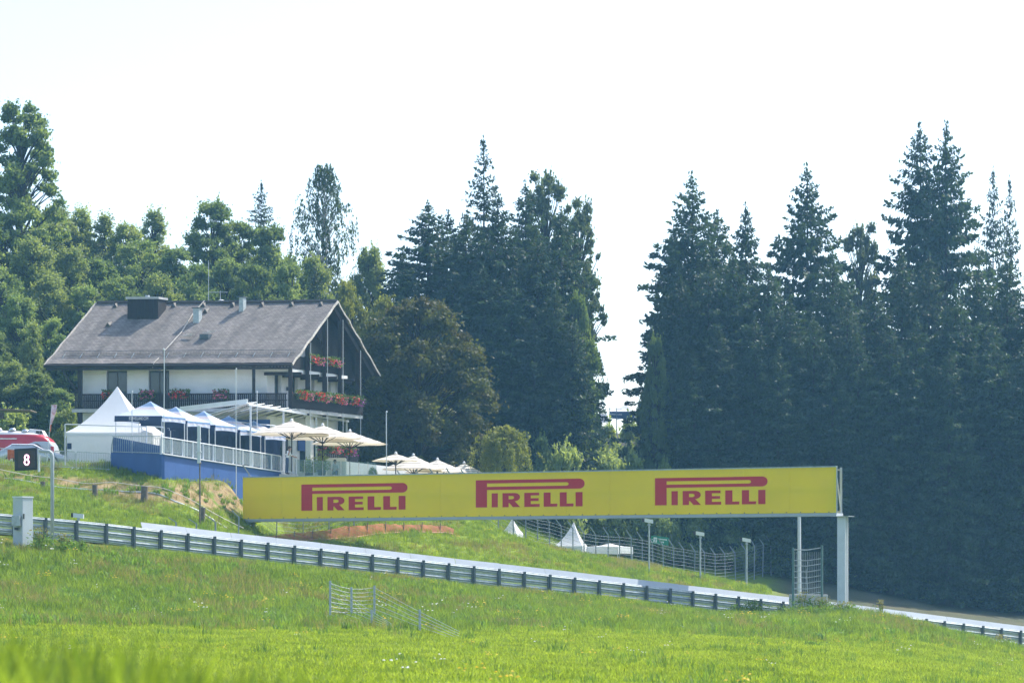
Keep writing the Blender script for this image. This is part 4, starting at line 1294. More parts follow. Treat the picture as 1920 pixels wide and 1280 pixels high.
# chimney box straddling the ridge
ch_ = hpart('chimney', 'wood_dark', (11.4, 13.5, 4.5, 5.5, 16.9, 18.75))
hpart('chimney_cap', 'concrete', (11.32, 13.58, 4.42, 5.58, 18.753, 18.90), parent=ch_)
hpart('chimney_cowl', 'galv', (12.3, 12.5, 4.9, 5.1, 18.903, 19.05), parent=ch_)
mb = MB()
for k in range(1, 7): hbox(mb, 11.4 + k * .3 - .012, 11.4 + k * .3 + .012, 4.47, 4.50, 17.4, 18.74)
mb.build('batten', 'black', ch_)
def flue(px, y0, y1, wpx, b):
    d = 190 + .9 * b + .5; a = ((E0.x + VH.x * b) - XD(px, d)) / .997
    zt_ = (HY - y0) / F * d; w2 = wpx * d / F / 2
    f_ = hpart('flue', 'galv', (a - w2, a + w2, b - .2, b + .2, roofz(b) - .2, zt_))
    hpart('flue_cap', 'galv_dark', (a - w2 - .06, a + w2 + .06, b - .27, b + .27, zt_ + .003, zt_ + .07), parent=f_)
flue(370, 578, 603, 11, 4.3); flue(455, 558, 575, 8, 5.4)
for px, b in ((215, 5.8), (326, 5.8), (382, 5.8), (437, 5.8), (492, 5.8), (548, 5.8), (603, 5.8), (202, 3.9), (386, 5.2)):
    d = 190 + .9 * b + .5; a = ((E0.x + VH.x * b) - XD(px, d)) / .997; z = roofz(b)
    mb = MB(); mb.add([Hp(a - .16, b - .16, z - .1), Hp(a + .16, b - .16, z - .1), Hp(a, b - .12, z + .16), Hp(a, b + .5, z + .3)], [(0, 1, 2), (0, 2, 3), (1, 3, 2)]); mb.build('roof_vent', 'frame_dark', cha)
mb = MB(); mb.tube([Hp(9.05, 6.0, ZR + .10), Hp(9.2, 4.8, roofz(4.8) + .09), Hp(9.0, 3, roofz(3) + .09), Hp(9.15, 1.2, roofz(1.2) + .10)], .035, 5); mb.build('lightning_conductor', 'trim', cha)
mb = MB(); mb.tube([Hp(9.15, .5, roofz(.5) + .10), Hp(9.2, .0, roofz(0) + .14), Hp(9.2, -.15, ZE - .2)], .03, 5); mb.build('conductor_end', 'trim', cha)
d_ = 192.5; a_ = (E0.x + VH.x * 2.6 - XD(385, d_)) / .997; z_ = roofz(2.6)
rh = hpart('roof_hatch', 'galv_dark', (a_ - .3, a_ + .3, 2.35, 2.85, z_ - .1, z_ + .22))
for k in range(4):
    mb = MB(); o = random.uniform(-.9, .9); mb.bar(Hp(a_ + o, 2.5 + .1 * k, z_ + .12 + .1 * k), Hp(a_ + o + .6, 2.55 + .1 * k, z_ + .12 + .1 * k), .05); mb.build('loose_shingle', 'trim', rh)
# soffit timbers and posts
for b in (.4, 2.65, 4.95, 7.1, 9.6):
    zt_ = roofz(b) - .2
    mb = MB(); mb.bar(Hp(.30, b, FL - .35), Hp(.30, b, zt_), .26); mb.build('post', 'wood_dark', cha)
    if b > 1: 
        mb = MB(); mb.tube([Hp(.10, b + .05, FL - 1.6), Hp(.10, b + .05, zt_ - .2)], .022, 5); mb.build('lit_edge_rod', 'light_grey', cha)  # pale rods added in place of the sunlit edges of the posts
for a in (2.75, 8.7, 14.4):
    mb = MB(); mb.bar(Hp(a, .42, FL - .35 if a < 14 else GF - 1.2), Hp(a, .42, roofz(.42) - .2), .2 if a < 14 else .3); mb.build('post', 'wood_dark', cha)
mb = MB(); mb.bar(Hp(14.55, .42, 12.2), Hp(15.6, .42, 13.7), .14); mb.build('brace', 'wood_dark', cha)
for b in (.9, 3.3, 5.7, 8.1):
    mb = MB(); mb.bar(Hp(-.2, b, 13.42), Hp(A0 - .003, b, 13.42), .2); mb.build('beam_end', 'wood_dark', cha)
mb = MB(); mb.bar(Hp(1.15, 3.4, 16.25), Hp(1.15, 8.8, 16.25), .25, .25); mb.build('collar_beam', 'wood_dark', cha)
mb = MB(); mb.bar(Hp(1.2, 6.1, 17.0), Hp(1.2, 10.9, 13.6), .3, .3); mb.build('rafter', 'wood_dark', cha)
mb = MB(); mb.bar(Hp(.25, 6.1, 18.2), Hp(.25, 11.6, 14.0), .2, .3); mb.build('rafter', 'wood_dark', cha)
# dark sheets filling the peak and far side under the gable
N = 10
for (zl, lo, hi) in ((0, 2.0, 10.4),):
    for i in range(N):
        b0 = 3.0 + i * .72; b1 = b0 + .70
        za, zb_ = roofz(b0) - .2, roofz(b1) - .2
        low = lambda b: 16.3 if b < 5.5 else max(13.3, 16.3 - (b - 5.5) * 1.15)
        if za - low(b0) < .05: continue
        mb = MB(); mb.hexa([Hp(.95, b0, low(b0)), Hp(1.0, b0, low(b0)), Hp(1.0, b1, low(b1)), Hp(.95, b1, low(b1)), Hp(.95, b0, za), Hp(1.0, b0, za), Hp(1.0, b1, zb_), Hp(.95, b1, zb_)]); mb.build('board', 'wood_dark', cha)
# balconies
def balcony(name, along, f, lo, hi, z, h=.97, slab=None):
    if slab: hpart(name, 'plaster' if name == 'upper_balcony_slab' else 'concrete', slab)
    bal = MB(); n = int((hi - lo) / .135)
    for k in range(n):
        l = lo + k * (hi - lo) / n
        if along == 'a': hbox(bal, l, l + .10, f, f + .03, z + .06, z + h - .05)
        else: hbox(bal, f, f + .03, l, l + .10, z + .06, z + h - .05)
    bal.build('balusters', 'wood_dark', cha)['kind'] = 'stuff'
    mb = MB()
    for a, b in ((h - .05, h + .03), (.02, .06), (.5, .56)):
        o = .05
        if along == 'a': hbox(mb, lo - .05, hi + .05, f - .02 if a > .9 else f + .031, f + .09, z + a, z + b)
        else: hbox(mb, f - .02 if a > .9 else f + .031, f + .09, lo - .05, hi + .05, z + a, z + b)
    mb.build('handrail', 'wood_dark', cha)
balcony('balcony_slab', 'a', .12, .45, 14.6, FL, slab=(.2, 14.8, .15, B0 - .003, FL - .22, FL))
balcony('gable_balcony_slab', 'b', .05, .15, 9.9, FL, slab=(.12, A0 - .003, B0, 10.0, FL - .225, FL - .003))
balcony('upper_balcony_slab', 'b', .45, 1.0, 7.4, 13.75, .85, slab=(.5, A0 - .003, .9, 8.6, 13.52, 13.75))
mb = MB()
for k in range(7):
    a = .55 + k * .22; hbox(mb, a, a + .12, .95, .98, 13.8, 14.55)
mb.build('balusters', 'wood_dark', cha)['kind'] = 'stuff'
# ground floor blue fascia banners and pillar
hpart('banner', 'blue_wall', (A0 - 1.3, A0 + 3.4, -.9, -.85, 9.35, 10.3))
hpart('banner', 'blue_wall', (A0 - .12, A0 - .06, 5.2, 6.1, 8.5, 9.2))
hpart('pillar', 'plaster', (.9, 1.25, 4.3, 4.7, GF - 1, FL - .23))

# antennas behind the ridge
def antenna(px, y0, d, label, dish=False):
    b = P(px, 560, d); t = P(px, y0, d); zr = ZR
    o = thing('antenna', label, 'antenna', (b.x, b.y, zr))
    mb = MB(); mb.tube([(b.x, b.y, zr - .3), (b.x, b.y, t.z)], .025, 5); mb.build('mast', 'galv', o)
    if dish:
        mb = MB(); mb.bar((b.x - .7, b.y, t.z - .1), (b.x + .5, b.y, t.z - .1), .04)
        for k in range(5): mb.bar((b.x - .6 + k * .25, b.y - .25, t.z - .1), (b.x - .6 + k * .25, b.y + .25, t.z - .1), .02)
        mb.build('crossbar', 'galv', o)
        mb = MB(); mb.lathe((b.x + .1, b.y - .1, zr + .1), [(.02, -.12), (.2, .02), (.22, .10), (.05, .16)], 10); mb.build('dish', 'plaster', o)
antenna(391, 488, 197, 'tall thin antenna rod behind the chalet ridge', False)
antenna(413, 545, 197, 'television antenna with a small white dish on the chalet ridge', True)

# ------------------------------------------------------------------ pergola with louvres
pN = P(464, 753, 183.0); pN.z = 11.05
pL = P(338, 770, 189.0); pL.z = 10.95
pR = P(652, 788, 199.5); pR.z = 10.85
per = thing('pergola', 'white louvred pergola roof projecting from the chalet below its balcony', 'pergola', (pN.x, pN.y, 8))
ld = (pL - pN); ld.z = 0; ll = ld.length; ld.normalize()
rd_ = (pR - pN); rl = rd_.length
mb = MB(); mb.bar(pN + Vector((0, 0, .06)), pL + Vector((0, 0, .02)), .10, .30); mb.build('fascia', 'plaster', per)
mb = MB(); mb.bar(pN + Vector((.05, .1, -.12)), pR + Vector((.05, 0, -.12)), .10, .14); mb.build('edge_beam', 'light_grey', per)
NS = 13
for k in range(NS):
    s = (k + .5) / NS; p = pN + rd_ * s
    # shorten where the chalet wall is reached
    L = ll
    for q in np.linspace(.3, ll, 60):
        w_ = p + ld * q
        rel = w_ - E0; det = UH.x * VH.y - UH.y * VH.x
        a = (rel.x * VH.y - rel.y * VH.x) / det; b = (UH.x * rel.y - UH.y * rel.x) / det
        if a > A0 - .05 and b > B0 - .05: L = q; break
    up = Vector((0, 0, 1)); side = rd_.normalized() * (rl / NS * .60)
    e = p + ld * L - Vector((0, 0, .95 * L / ll))
    tz = Vector((0, 0, .085))
    mb = MB()
    a0 = p - side - tz; a1 = p + side + tz; b0 = e - side - tz; b1 = e + side + tz; th = Vector((0, 0, .05))
    mb.hexa([a0, b0, b1, a1, a0 + th, b0 + th, b1 + th, a1 + th])
    mb.build('louvre', 'plaster', per)
for s in (.02, .33, .66, .98):
    p = pN + rd_ * s; g = gz(p.x, p.y)
    mb = MB(); mb.bar((p.x + .05, p.y + .1, g - .3), (p.x + .05, p.y + .1, p.z - .2), .12); mb.build('post', 'light_grey', per)
mb = MB(); mb.tube([pN + Vector((-2.2, 2.2, -1.0)), pN + Vector((1.2, 4, -1.25)), pN + Vector((3.6, 9, -1.5))], .035, 5); mb.build('tie_rod', 'light_grey', per)

# ------------------------------------------------------------------ flower boxes
def flower_box(p, length, direction, cols, label, group='flower boxes on the balconies', z_sc=1.0, hang=.35):
    t = thing('flower_box', label, 'flower box', p, group)
    d = Vector(direction).normalized(); s = Vector((-d.y, d.x, 0))
    mb = MB(); mb.hexa([p + d * (-length / 2) - s * .1 + Vector((0, 0, -.12)), p + d * (length / 2) - s * .1 + Vector((0, 0, -.12)), p + d * (length / 2) + s * .1 + Vector((0, 0, -.12)), p + d * (-length / 2) + s * .1 + Vector((0, 0, -.12)),
                        p + d * (-length / 2) - s * .13 + Vector((0, 0, .06)), p + d * (length / 2) - s * .13 + Vector((0, 0, .06)), p + d * (length / 2) + s * .13 + Vector((0, 0, .06)), p + d * (-length / 2) + s * .13 + Vector((0, 0, .06))])
    mb.build('trough', 'wood_dark', t)
    n = int(240 * length)
    def cloud(n, l0, l1, zlo, zhi, rad):
        u = rng.uniform(l0, l1, n); r = rng.normal(size=n) * rad; zz = rng.uniform(zlo, zhi, n) * z_sc
        return np.stack([d.x * u + s.x * r, d.y * u + s.y * r, zz], 1)
    v, f = leaf_quads(cloud(n, -length * .55, length * .52, -hang * .9, .36, .16), .15)
    o = bpy.data.objects.new('foliage', mesh_np('foliage', v, f, 'leaf_box')); COL.objects.link(o); o.parent = t
    m = len(cols)
    for i, c in enumerate(cols):
        l0 = -length * .42 + i * length * .95 / m; l1 = l0 + length * .95 / m
        v, f = leaf_quads(cloud(int(130 * length / m), l0, l1, -hang * .8 - .06 * i, .26 - .10 * i, .18), .14, aspect=.9)
        o = bpy.data.objects.new('blossoms', mesh_np('blossoms', v, f, c)); COL.objects.link(o); o.parent = t
    return t
for k, (b, lab) in enumerate(((1.45, 'red and pink flower box first from the corner on the gable balcony'), (3.75, 'red and pink flower box second from the corner on the gable balcony'),
                              (6.1, 'red and pink flower box third from the corner on the gable balcony'), (8.5, 'red and purple flower box at the far end of the gable balcony'))):
    flower_box(Hp(-.12, b, FL + .92), 1.9, VH, ('flower_red', 'flower_pink' if k < 3 else 'flower_purple'), lab)
for k, (b, lab) in enumerate(((3.7, 'red and pink flower box on the upper balcony, nearer the roof edge'), (6.1, 'red and pink flower box on the upper balcony, farther back'))):
    flower_box(Hp(.30, b, 13.75 + .78), 1.9, VH, ('flower_red', 'flower_pink'), lab)
for px, lab, cols in ((205, 'dark red flower box half hidden by the tent peak', ('flower_red',)), (276, 'pink flower box above the first blue canopy', ('flower_pink',)),
                      (337, 'wide red flower box beside the balcony post', ('flower_red',)), (415, 'pink flower box nearest the pergola on the front balcony', ('flower_pink',))):
    a = (E0.x - XD(px, 190.6)) / .997
    flower_box(Hp(a, .0, FL + .92), 1.0 if px != 337 else 1.3, UH, cols, lab)
for px, y, lab, cols in ((604, 838, 'pink flower box hanging beside the second parasol pole', ('flower_pink',)), (625, 841, 'red and pink flower box hanging below the right-hand parasol', ('flower_red', 'flower_pink')), (656, 845, 'red and purple flower box hanging below the right-hand parasol', ('flower_red', 'flower_purple'))):
    flower_box(P(px, y, 194), .7 if px == 604 else 1.25, VH, cols, lab, 'flower boxes on the terrace fence')
fr0 = P(596, 850, 194.3); fr1 = P(672, 856, 197)
tf = thing('terrace_fence', 'dark plank fence in the shade below the parasols', 'fence', (fr0.x, fr0.y, 6))
for k in range(22):
    p = fr0.lerp(fr1, k / 22); q = fr0.lerp(fr1, (k + .86) / 22)
    mb = MB(); mb.hexa([Vector((p.x, p.y, 5.2)), Vector((q.x, q.y, 5.2)), Vector((q.x, q.y + .04, 5.2)), Vector((p.x, p.y + .04, 5.2)), Vector((p.x, p.y, 8.55)), Vector((q.x, q.y, 8.55)), Vector((q.x, q.y + .04, 8.55)), Vector((p.x, p.y + .04, 8.55))])
    mb.build('plank', 'wood_dark', tf)

# ------------------------------------------------------------------ blue terrace
TA = P(303, 851, 168.0); TB = P(527, 885, 180.0); TL = P(208, 848, 173.0)
ter = thing('terrace', 'raised blue-walled terrace in front of the chalet', 'terrace', (TA.x, TA.y, TA.z - 1.6))
def wallstrip(a, b, z0a, z0b, th, m, name, par):
    d = (b - a); d.z = 0; d.normalize(); n_ = Vector((-d.y, d.x, 0)) * th
    mb = MB(); A = Vector((a.x, a.y, z0a)); B = Vector((b.x, b.y, z0b))
    mb.hexa([A, B, B + n_, A + n_, a, b, b + n_, a + n_]); return mb.build(name, m, par)
zA0 = P(0, 903, 168).z - .5
for k in range(9):      # lit face, boards side by side
    a = TA.lerp(TB, k / 9); b = TA.lerp(TB, (k + 1) / 9 - .0004)
    wallstrip(a, b, gz(a.x, a.y) - .5, gz(b.x, b.y) - .5, .2, 'blue_wall', 'wall_board', ter)
for k in range(4):
    a = TL.lerp(TA, k / 4); b = TL.lerp(TA, (k + 1) / 4 - .0006)
    if k == 3: b = b - (TA - TL).normalized() * .003
    wallstrip(a, b, gz(a.x, a.y) - .6, gz(b.x, b.y) - .6, .2, 'blue_wall', 'side_board', ter)
mb = MB(); mb.bar(TA + Vector((0, 0, .03)), TB + Vector((0, 0, .03)), .26, .07); mb.build('coping', 'light_grey', ter)
ddk = MB(); back = Vector((0, 14, 0)); zdk = -.08
q0, q1, q2 = TA + Vector((.1, .3, zdk)), TB + Vector((0, .3, zdk)), TL + Vector((.2, .2, zdk))
ddk.add([q2, q0, q1, q1 + Vector((2, 9, 0)), q2 + Vector((0, 16, 0))], [(0, 1, 2, 3, 4)]); ddk.build('deck', 'concrete', ter)
# glass railing
ral = thing('glass_railing', 'glass panel railing with pale posts on top of the lit blue wall', 'railing', TA)
NRP = 12; RHT = .95
for k in range(NRP + 1):
    p = TA.lerp(TB, k / NRP) + Vector((-.02, .10, .06))
    mb = MB(); mb.bar(p, p + Vector((0, 0, RHT - .03)), .085); mb.build('post', 'light_grey', ral)
    if k < NRP:
        q = TA.lerp(TB, (k + 1) / NRP) + Vector((-.02, .10, .06)); d = (q - p).normalized()
        a = p + d * .07; b = q - d * .07
        mb = MB(); mb.add([a + Vector((0, 0, .08)), b + Vector((0, 0, .08)), b + Vector((0, 0, RHT - .07)), a + Vector((0, 0, RHT - .07))], [(0, 1, 2, 3)]); mb.build('glass_pane', 'pane', ral)
mb = MB(); mb.tube([TA + Vector((-.02, .10, .06 + RHT)), TB + Vector((-.02, .10, .06 + RHT))], .04, 6); mb.build('handrail', 'light_grey', ral)
# barred railing on the shaded side with a blue board behind
br_ = thing('bar_railing', 'thin barred steel railing above the dark blue side wall', 'railing', TL)
mb = MB()
for h in (.06, .98): mb.tube([TL + Vector((.05, .08, h)), TA + Vector((-.1, .08, h + (.06 if h > .5 else 0)))], .028, 6)
mb.tube([TL + Vector((-.02, .08, -.3)), TL + Vector((.05, .08, .5)), TL + Vector((.15, .08, 1.0))], .035, 6)
mb.build('frame', 'galv', br_)
mb = MB()
for k in range(1, 26):
    p = TL.lerp(TA, k / 26) + Vector((0, .08, 0)); mb.tube([p + Vector((0, 0, .06)), p + Vector((0, 0, .99))], .012, 4)
mb.build('bars', 'galv', br_)['kind'] = 'stuff'
a = TL.lerp(TA, .02) + Vector((0, .35, 0)); b = TL.lerp(TA, .96) + Vector((0, .35, 0))
mb = MB(); mb.hexa([a, b, b + Vector((0, .04, 0)), a + Vector((0, .04, 0)), a + Vector((0, 0, .95)), b + Vector((0, 0, .50)), b + Vector((0, .04, .50)), a + Vector((0, .04, .95))])
tag(mb.build('blue_board', 'blue_wall', origin=a), 'slanted blue board leaning behind the thin barred railing', 'board')

# ------------------------------------------------------------------ canopies
def canopy(name, c, W, D_, yaw, zfloor, eave, peak, label, group, roofm, valm, vh=.36, front_text=None, legs=True):
    """c: front-left corner, W along the front, D_ backwards"""
    t = thing(name, label, 'canopy', Vector((c.x, c.y, zfloor)), group)
    fx_ = Vector((math.cos(yaw[0]), math.sin(yaw[0]), 0)); fy_ = Vector((math.cos(yaw[1]), math.sin(yaw[1]), 0))
    def q(u, v, z): return Vector((c.x, c.y, 0)) + fx_ * (u * W) + fy_ * (v * D_) + Vector((0, 0, z))
    mb = MB(); N = 8
    vv = []; idx = {}
    for j in range(N + 1):
        s = j / N
        for e in range(4):
            for k in range(6):
                tt = k / 6
                cor = [(0, 0), (1, 0), (1, 1), (0, 1)]; a, b = cor[e], cor[(e + 1) % 4]
                u = a[0] + (b[0] - a[0]) * tt; v = a[1] + (b[1] - a[1]) * tt
                u = .5 + (u - .5) * (1 - s); v = .5 + (v - .5) * (1 - s)
                sagk = -.05 * math.sin(tt * math.pi) * math.sin(s * math.pi)
                idx[j, e * 6 + k] = len(vv)
                vv.append(q(u, v, eave + (peak - eave) * s + sagk - .07 * math.sin(s * math.pi)))
    ff = []
    for j in range(N):
        for k in range(24):
            ff.append((idx[j, k], idx[j, (k + 1) % 24], idx[j + 1, (k + 1) % 24], idx[j + 1, k]))
    mb.add(vv, ff); mb.build('roof', roofm, t)
    cor = [(0, 0), (1, 0), (1, 1), (0, 1)]
    for e in range(4):
        a, b = cor[e], cor[(e + 1) % 4]
        mb = MB(); vv = []; n = 10
        for k in range(n + 1):
            tt = k / n
            u = a[0] + (b[0] - a[0]) * tt; v = a[1] + (b[1] - a[1]) * tt
            w_ = .02 * math.sin(k * 2.4 + e)
            ou = (u - .5) * w_; ov = (v - .5) * w_
            vv.append(q(u, v, eave - .004)); vv.append(q(u + ou, v + ov, eave - vh + (.05 * math.sin(tt * math.pi) if e != 0 else .02 * math.sin(tt * 6))))
        mb.add(vv, [(2 * k, 2 * k + 1, 2 * k + 3, 2 * k + 2) for k in range(n)])
        mb.build('valance', valm[e], t)
    if legs:
        for u, v in ((.015, .015), (.985, .015), (.985, .985), (.015, .985)):
            mb = MB(); mb.bar(q(u, v, zfloor), q(u, v, eave - .02), .05); mb.build('leg', 'light_grey', t)
    return t, q, fx_, fy_
def canopy_mat():
    m, n, l, b, out = principled('printed_canopy_fabric')
    b.inputs['Roughness'].default_value = .6
    tc = n.new('ShaderNodeTexCoord'); sp = n.new('ShaderNodeSeparateXYZ'); l.new(tc.outputs['Generated'], sp.inputs[0])
    rp = n.new('ShaderNodeValToRGB')
    e = rp.color_ramp.elements; e[0].position = 0.0; e[0].color = (.50, .58, .74, 1); e[1].position = 1.0; e[1].color = (.60, .68, .82, 1)
    for pos, c in ((.42, (.62, .65, .74, 1)), (.50, (.62, .45, .42, 1)), (.57, (.55, .60, .70, 1)), (.70, (.10, .20, .40, 1)), (.90, (.16, .30, .52, 1))):
        k = rp.color_ramp.elements.new(pos); k.color = c
    nz = n.new('ShaderNodeTexNoise'); nz.inputs['Scale'].default_value = 5; l.new(tc.outputs['Generated'], nz.inputs['Vector'])
    ad = n.new('ShaderNodeMath'); ad.operation = 'MULTIPLY_ADD'; ad.inputs[1].default_value = .16; l.new(nz.outputs['Fac'], ad.inputs[0])
    sb = n.new('ShaderNodeMath'); sb.operation = 'SUBTRACT'; sb.inputs[1].default_value = .08; l.new(sp.outputs['Z'], sb.inputs[0]); l.new(sb.outputs[0], ad.inputs[2])
    l.new(ad.outputs[0], rp.inputs[0]); l.new(rp.outputs[0], b.inputs['Base Color'])
    tr = n.new('ShaderNodeBsdfTranslucent'); tr.inputs['Color'].default_value = (.6, .66, .78, 1)
    ms = n.new('ShaderNodeMixShader'); ms.inputs[0].default_value = .22
    l.new(b.outputs[0], ms.inputs[1]); l.new(tr.outputs[0], ms.inputs[2]); l.new(ms.outputs[0], out.inputs['Surface'])
    return m
M['canopy_print'] = canopy_mat()
YF = (math.radians(4), math.radians(64))
ordn = ['first', 'second', 'third', 'fourth', 'fifth']
for k, (pxl, pyp, pye, d) in enumerate(((215, 752, 779, 173.5), (264, 762, 788, 176.5), (318, 770, 796, 179.5), (366, 779, 805, 182.3), (414, 788, 813, 185))):
    c = P(pxl, pye, d); pk = (HY - pyp) / F * (d + 1.2)
    zf = TA.lerp(TB, min(1, k / 4)).z - .05
    lab = ['blue and white pop-up canopy nearest the white tent, lettering on its navy edge', 'blue and white pop-up canopy, second in the row from the white tent', 'blue and white pop-up canopy in the middle of the row of five',
           'blue and white pop-up canopy, second in the row from the parasols', 'blue and white pop-up canopy next to the striped parasols'][k]
    t, q, fx_, fy_ = canopy('popup_canopy', c, 2.85, 2.6, YF, zf, c.z, pk, lab, 'row of pop-up canopies on the terrace', 'canopy_print', ['navy', 'canopy_print', 'navy', 'canopy_print'])
    if k == 0:
        cu = bpy.data.curves.new('lettering', 'FONT'); cu.body = 'BORWELLANO.COM'; cu.size = .27; cu.extrude = .004; cu.space_character = 1.0
        cu.materials.append(M['plaster'])
        ob = bpy.data.objects.new('lettering', cu); COL.objects.link(ob); ob.parent = t
        pp = q(.30, 0, c.z - .25) + Vector((0, -.06, 0))
        ob.location = pp - world_loc(t); ob.rotation_euler = (math.radians(90), 0, YF[0])
        bpy.context.view_layer.update()
        w0 = max(.1, ob.dimensions.x)
        lm = bpy.data.meshes.new_from_object(ob); loc_, rot_ = ob.location.copy(), ob.rotation_euler.copy()
        bpy.data.objects.remove(ob); lm.name = 'lettering'
        ob = bpy.data.objects.new('lettering', lm); COL.objects.link(ob); ob.parent = t; ob.location = loc_; ob.rotation_euler = rot_; ob.scale = (1.15 / w0, 1, 1)
# dark back curtains inside the canopies (navy rear walls)
for k in range(4):
    d = 178 + k * 2.9; px = 300 + k * 48
    a = P(px, 0, d); zf = 6.9
    mb = MB(); vv = []
    for i in range(13):
        x = a.x + i * .22; vv.append((x, d + 2.2 + .05 * math.sin(i * 1.8), zf - .3)); vv.append((x, d + 2.2 + .05 * math.sin(i * 1.8), 9.25 - .06 * k))
    mb.add(vv, [(2 * i, 2 * i + 2, 2 * i + 3, 2 * i + 1) for i in range(12)])
    tag(mb.build('cloth_screen', 'navy', origin=(a.x, d + 2.2, zf)), 'navy cloth rear wall hanging behind the %s canopy from the white tent' % ordn[k], 'curtain', 'navy cloth walls behind the canopies')

# ------------------------------------------------------------------ pagoda tents
def pagoda(px0, px1, ye, yp, pxp, d, depth, yfloor, label, group, shearx=.9):
    a = P(px0, ye, d); b = P(px1, ye, d); zf = (HY - yfloor) / F * d; W = b.x - a.x
    t = thing('pagoda_tent', label, 'tent', Vector((a.x, a.y, zf)), group)
    pk = P(pxp, yp, d + depth / 2); ze = a.z
    sh = shearx
    def q(u, v, z): return Vector((a.x + u * W + v * sh, a.y + v * depth, z))
    mb = MB(); vv = []; N = 14; idx = {}
    cor = [(0, 0), (1, 0), (1, 1), (0, 1)]
    for j in range(N + 1):
        s = j / N; sh_ = (1 - s) ** 1.0; zz = ze + (pk.z - ze) * (s ** 1.9 * .55 + s * .45) if s < 1 else pk.z
        for e in range(4):
            for k in range(6):
                tt = k / 6; A, B = cor[e], cor[(e + 1) % 4]
                u = A[0] + (B[0] - A[0]) * tt; v = A[1] + (B[1] - A[1]) * tt
                base = q(u, v, 0); p = Vector((pk.x, pk.y, 0)).lerp(base, sh_)
                p.z = zz - .06 * math.sin(tt * math.pi) * sh_
                idx[j, e * 6 + k] = len(vv); vv.append(p)
    ff = [(idx[j, k], idx[j, (k + 1) % 24], idx[j + 1, (k + 1) % 24], idx[j + 1, k]) for j in range(N) for k in range(24)]
    mb.add(vv, ff); mb.build('roof', 'tent_white', t)
    for e in range(4):
        A, B = cor[e], cor[(e + 1) % 4]
        mb = MB(); n = 16; vv = []
        for k in range(n + 1):
            tt = k / n; u = A[0] + (B[0] - A[0]) * tt; v = A[1] + (B[1] - A[1]) * tt
            vv += [q(.5 + (u - .5) * 1.012, .5 + (v - .5) * 1.012, ze + .005), q(.5 + (u - .5) * 1.012, .5 + (v - .5) * 1.012, ze - .28 + .02 * math.sin(k * 1.6))]
        mb.add(vv, [(2 * k, 2 * k + 1, 2 * k + 3, 2 * k + 2) for k in range(n)]); mb.build('valance', 'tent_white', t)
        mb = MB(); vv = []
        for k in range(n + 1):
            tt = k / n; u = A[0] + (B[0] - A[0]) * tt; v = A[1] + (B[1] - A[1]) * tt
            for r in range(5):
                z = ze - .02 + (zf - ze - .3) * r / 4; o = .03 * math.sin(k * 1.3 + r * 2.1) * (r / 4)
                vv.append(q(.5 + (u - .5) * (1 + o * .5), .5 + (v - .5) * (1 + o * .5), z))
        mb.add(vv, [(5 * k + r, 5 * k + r + 1, 5 * k + r + 6, 5 * k + r + 5) for k in range(n) for r in range(4)]); mb.build('side_wall', 'tent_white', t)
    for u, v in cor:
        mb = MB(); mb.bar(q(.5 + (u - .5) * .97, .5 + (v - .5) * .97, zf - .3), q(.5 + (u - .5) * .97, .5 + (v - .5) * .97, ze), .07); mb.build('pole', 'light_grey', t)
    return t
pagoda(125, 275, 809, 724, 220, 177, 4.6, 874, 'large white peaked tent in front of the chalet', None, .75)
pagoda(1040, 1092, 1022, 978, 1076, 214, 2.2, 1048, 'small white peaked tent behind the debris fence', None, .4)
# open white party tent and small roof beside it
a = P(1100, 1024, 216.0)
canopy('party_tent', a, 2.35, 2.4, (0, math.radians(60)), a.z - 1.7, a.z, a.z + .25, 'low white party tent right of the small peaked tent', None, 'tent_white', ['tent_white'] * 4, .55)
a = P(997, 1018, 214.0)
canopy('small_awning', a, 1.3, 1.6, (0, math.radians(60)), a.z - 1.6, a.z, a.z + .3, 'small white awning roof left of the small peaked tent', None, 'tent_white', ['tent_white'] * 4, .1)
a = P(940, 1000, 204.0)
canopy('leaning_awning', a, 1.1, 1.4, (math.radians(-10), math.radians(70)), a.z - 1.5, a.z, a.z + 1.1, 'white steep awning half hidden behind the lower gantry edge', None, 'tent_white', ['tent_white'] * 4, .25)
# far canopy on the hill in the gap
a = P(1143, 771, 320.0)
canopy('hill_canopy', a, 2.8, 2.6, (0, math.radians(70)), gz(a.x, a.y), a.z, a.z + .85, 'distant dark-edged canopy on the hilltop in the sky gap', None, 'tent_white', ['navy'] * 4, .75)
hf = thing('hill_fence', 'distant thin fence beside the hilltop canopy in the sky gap', 'fence', P(1105, 790, 318))
for px in (1103, 1124, 1143, 1156):
    b = P(px, 795, 318); mb = MB(); mb.bar(b + Vector((0, 0, -1.2)), P(px, 764, 318), .07); mb.build('post', 'galv_dark', hf)
for y in (765, 775, 783):
    mb = MB(); mb.tube([P(1095, y, 318), P(1166, y + 2, 318)], .025, 4); mb.build('rail', 'galv', hf)
mb = MB(); mb.poly([P(1108, 776, 319), P(1138, 776, 319), P(1138, 792, 319), P(1108, 792, 319)], (0, .04, 0)); mb.build('pale_screen', 'tent_white', hf)

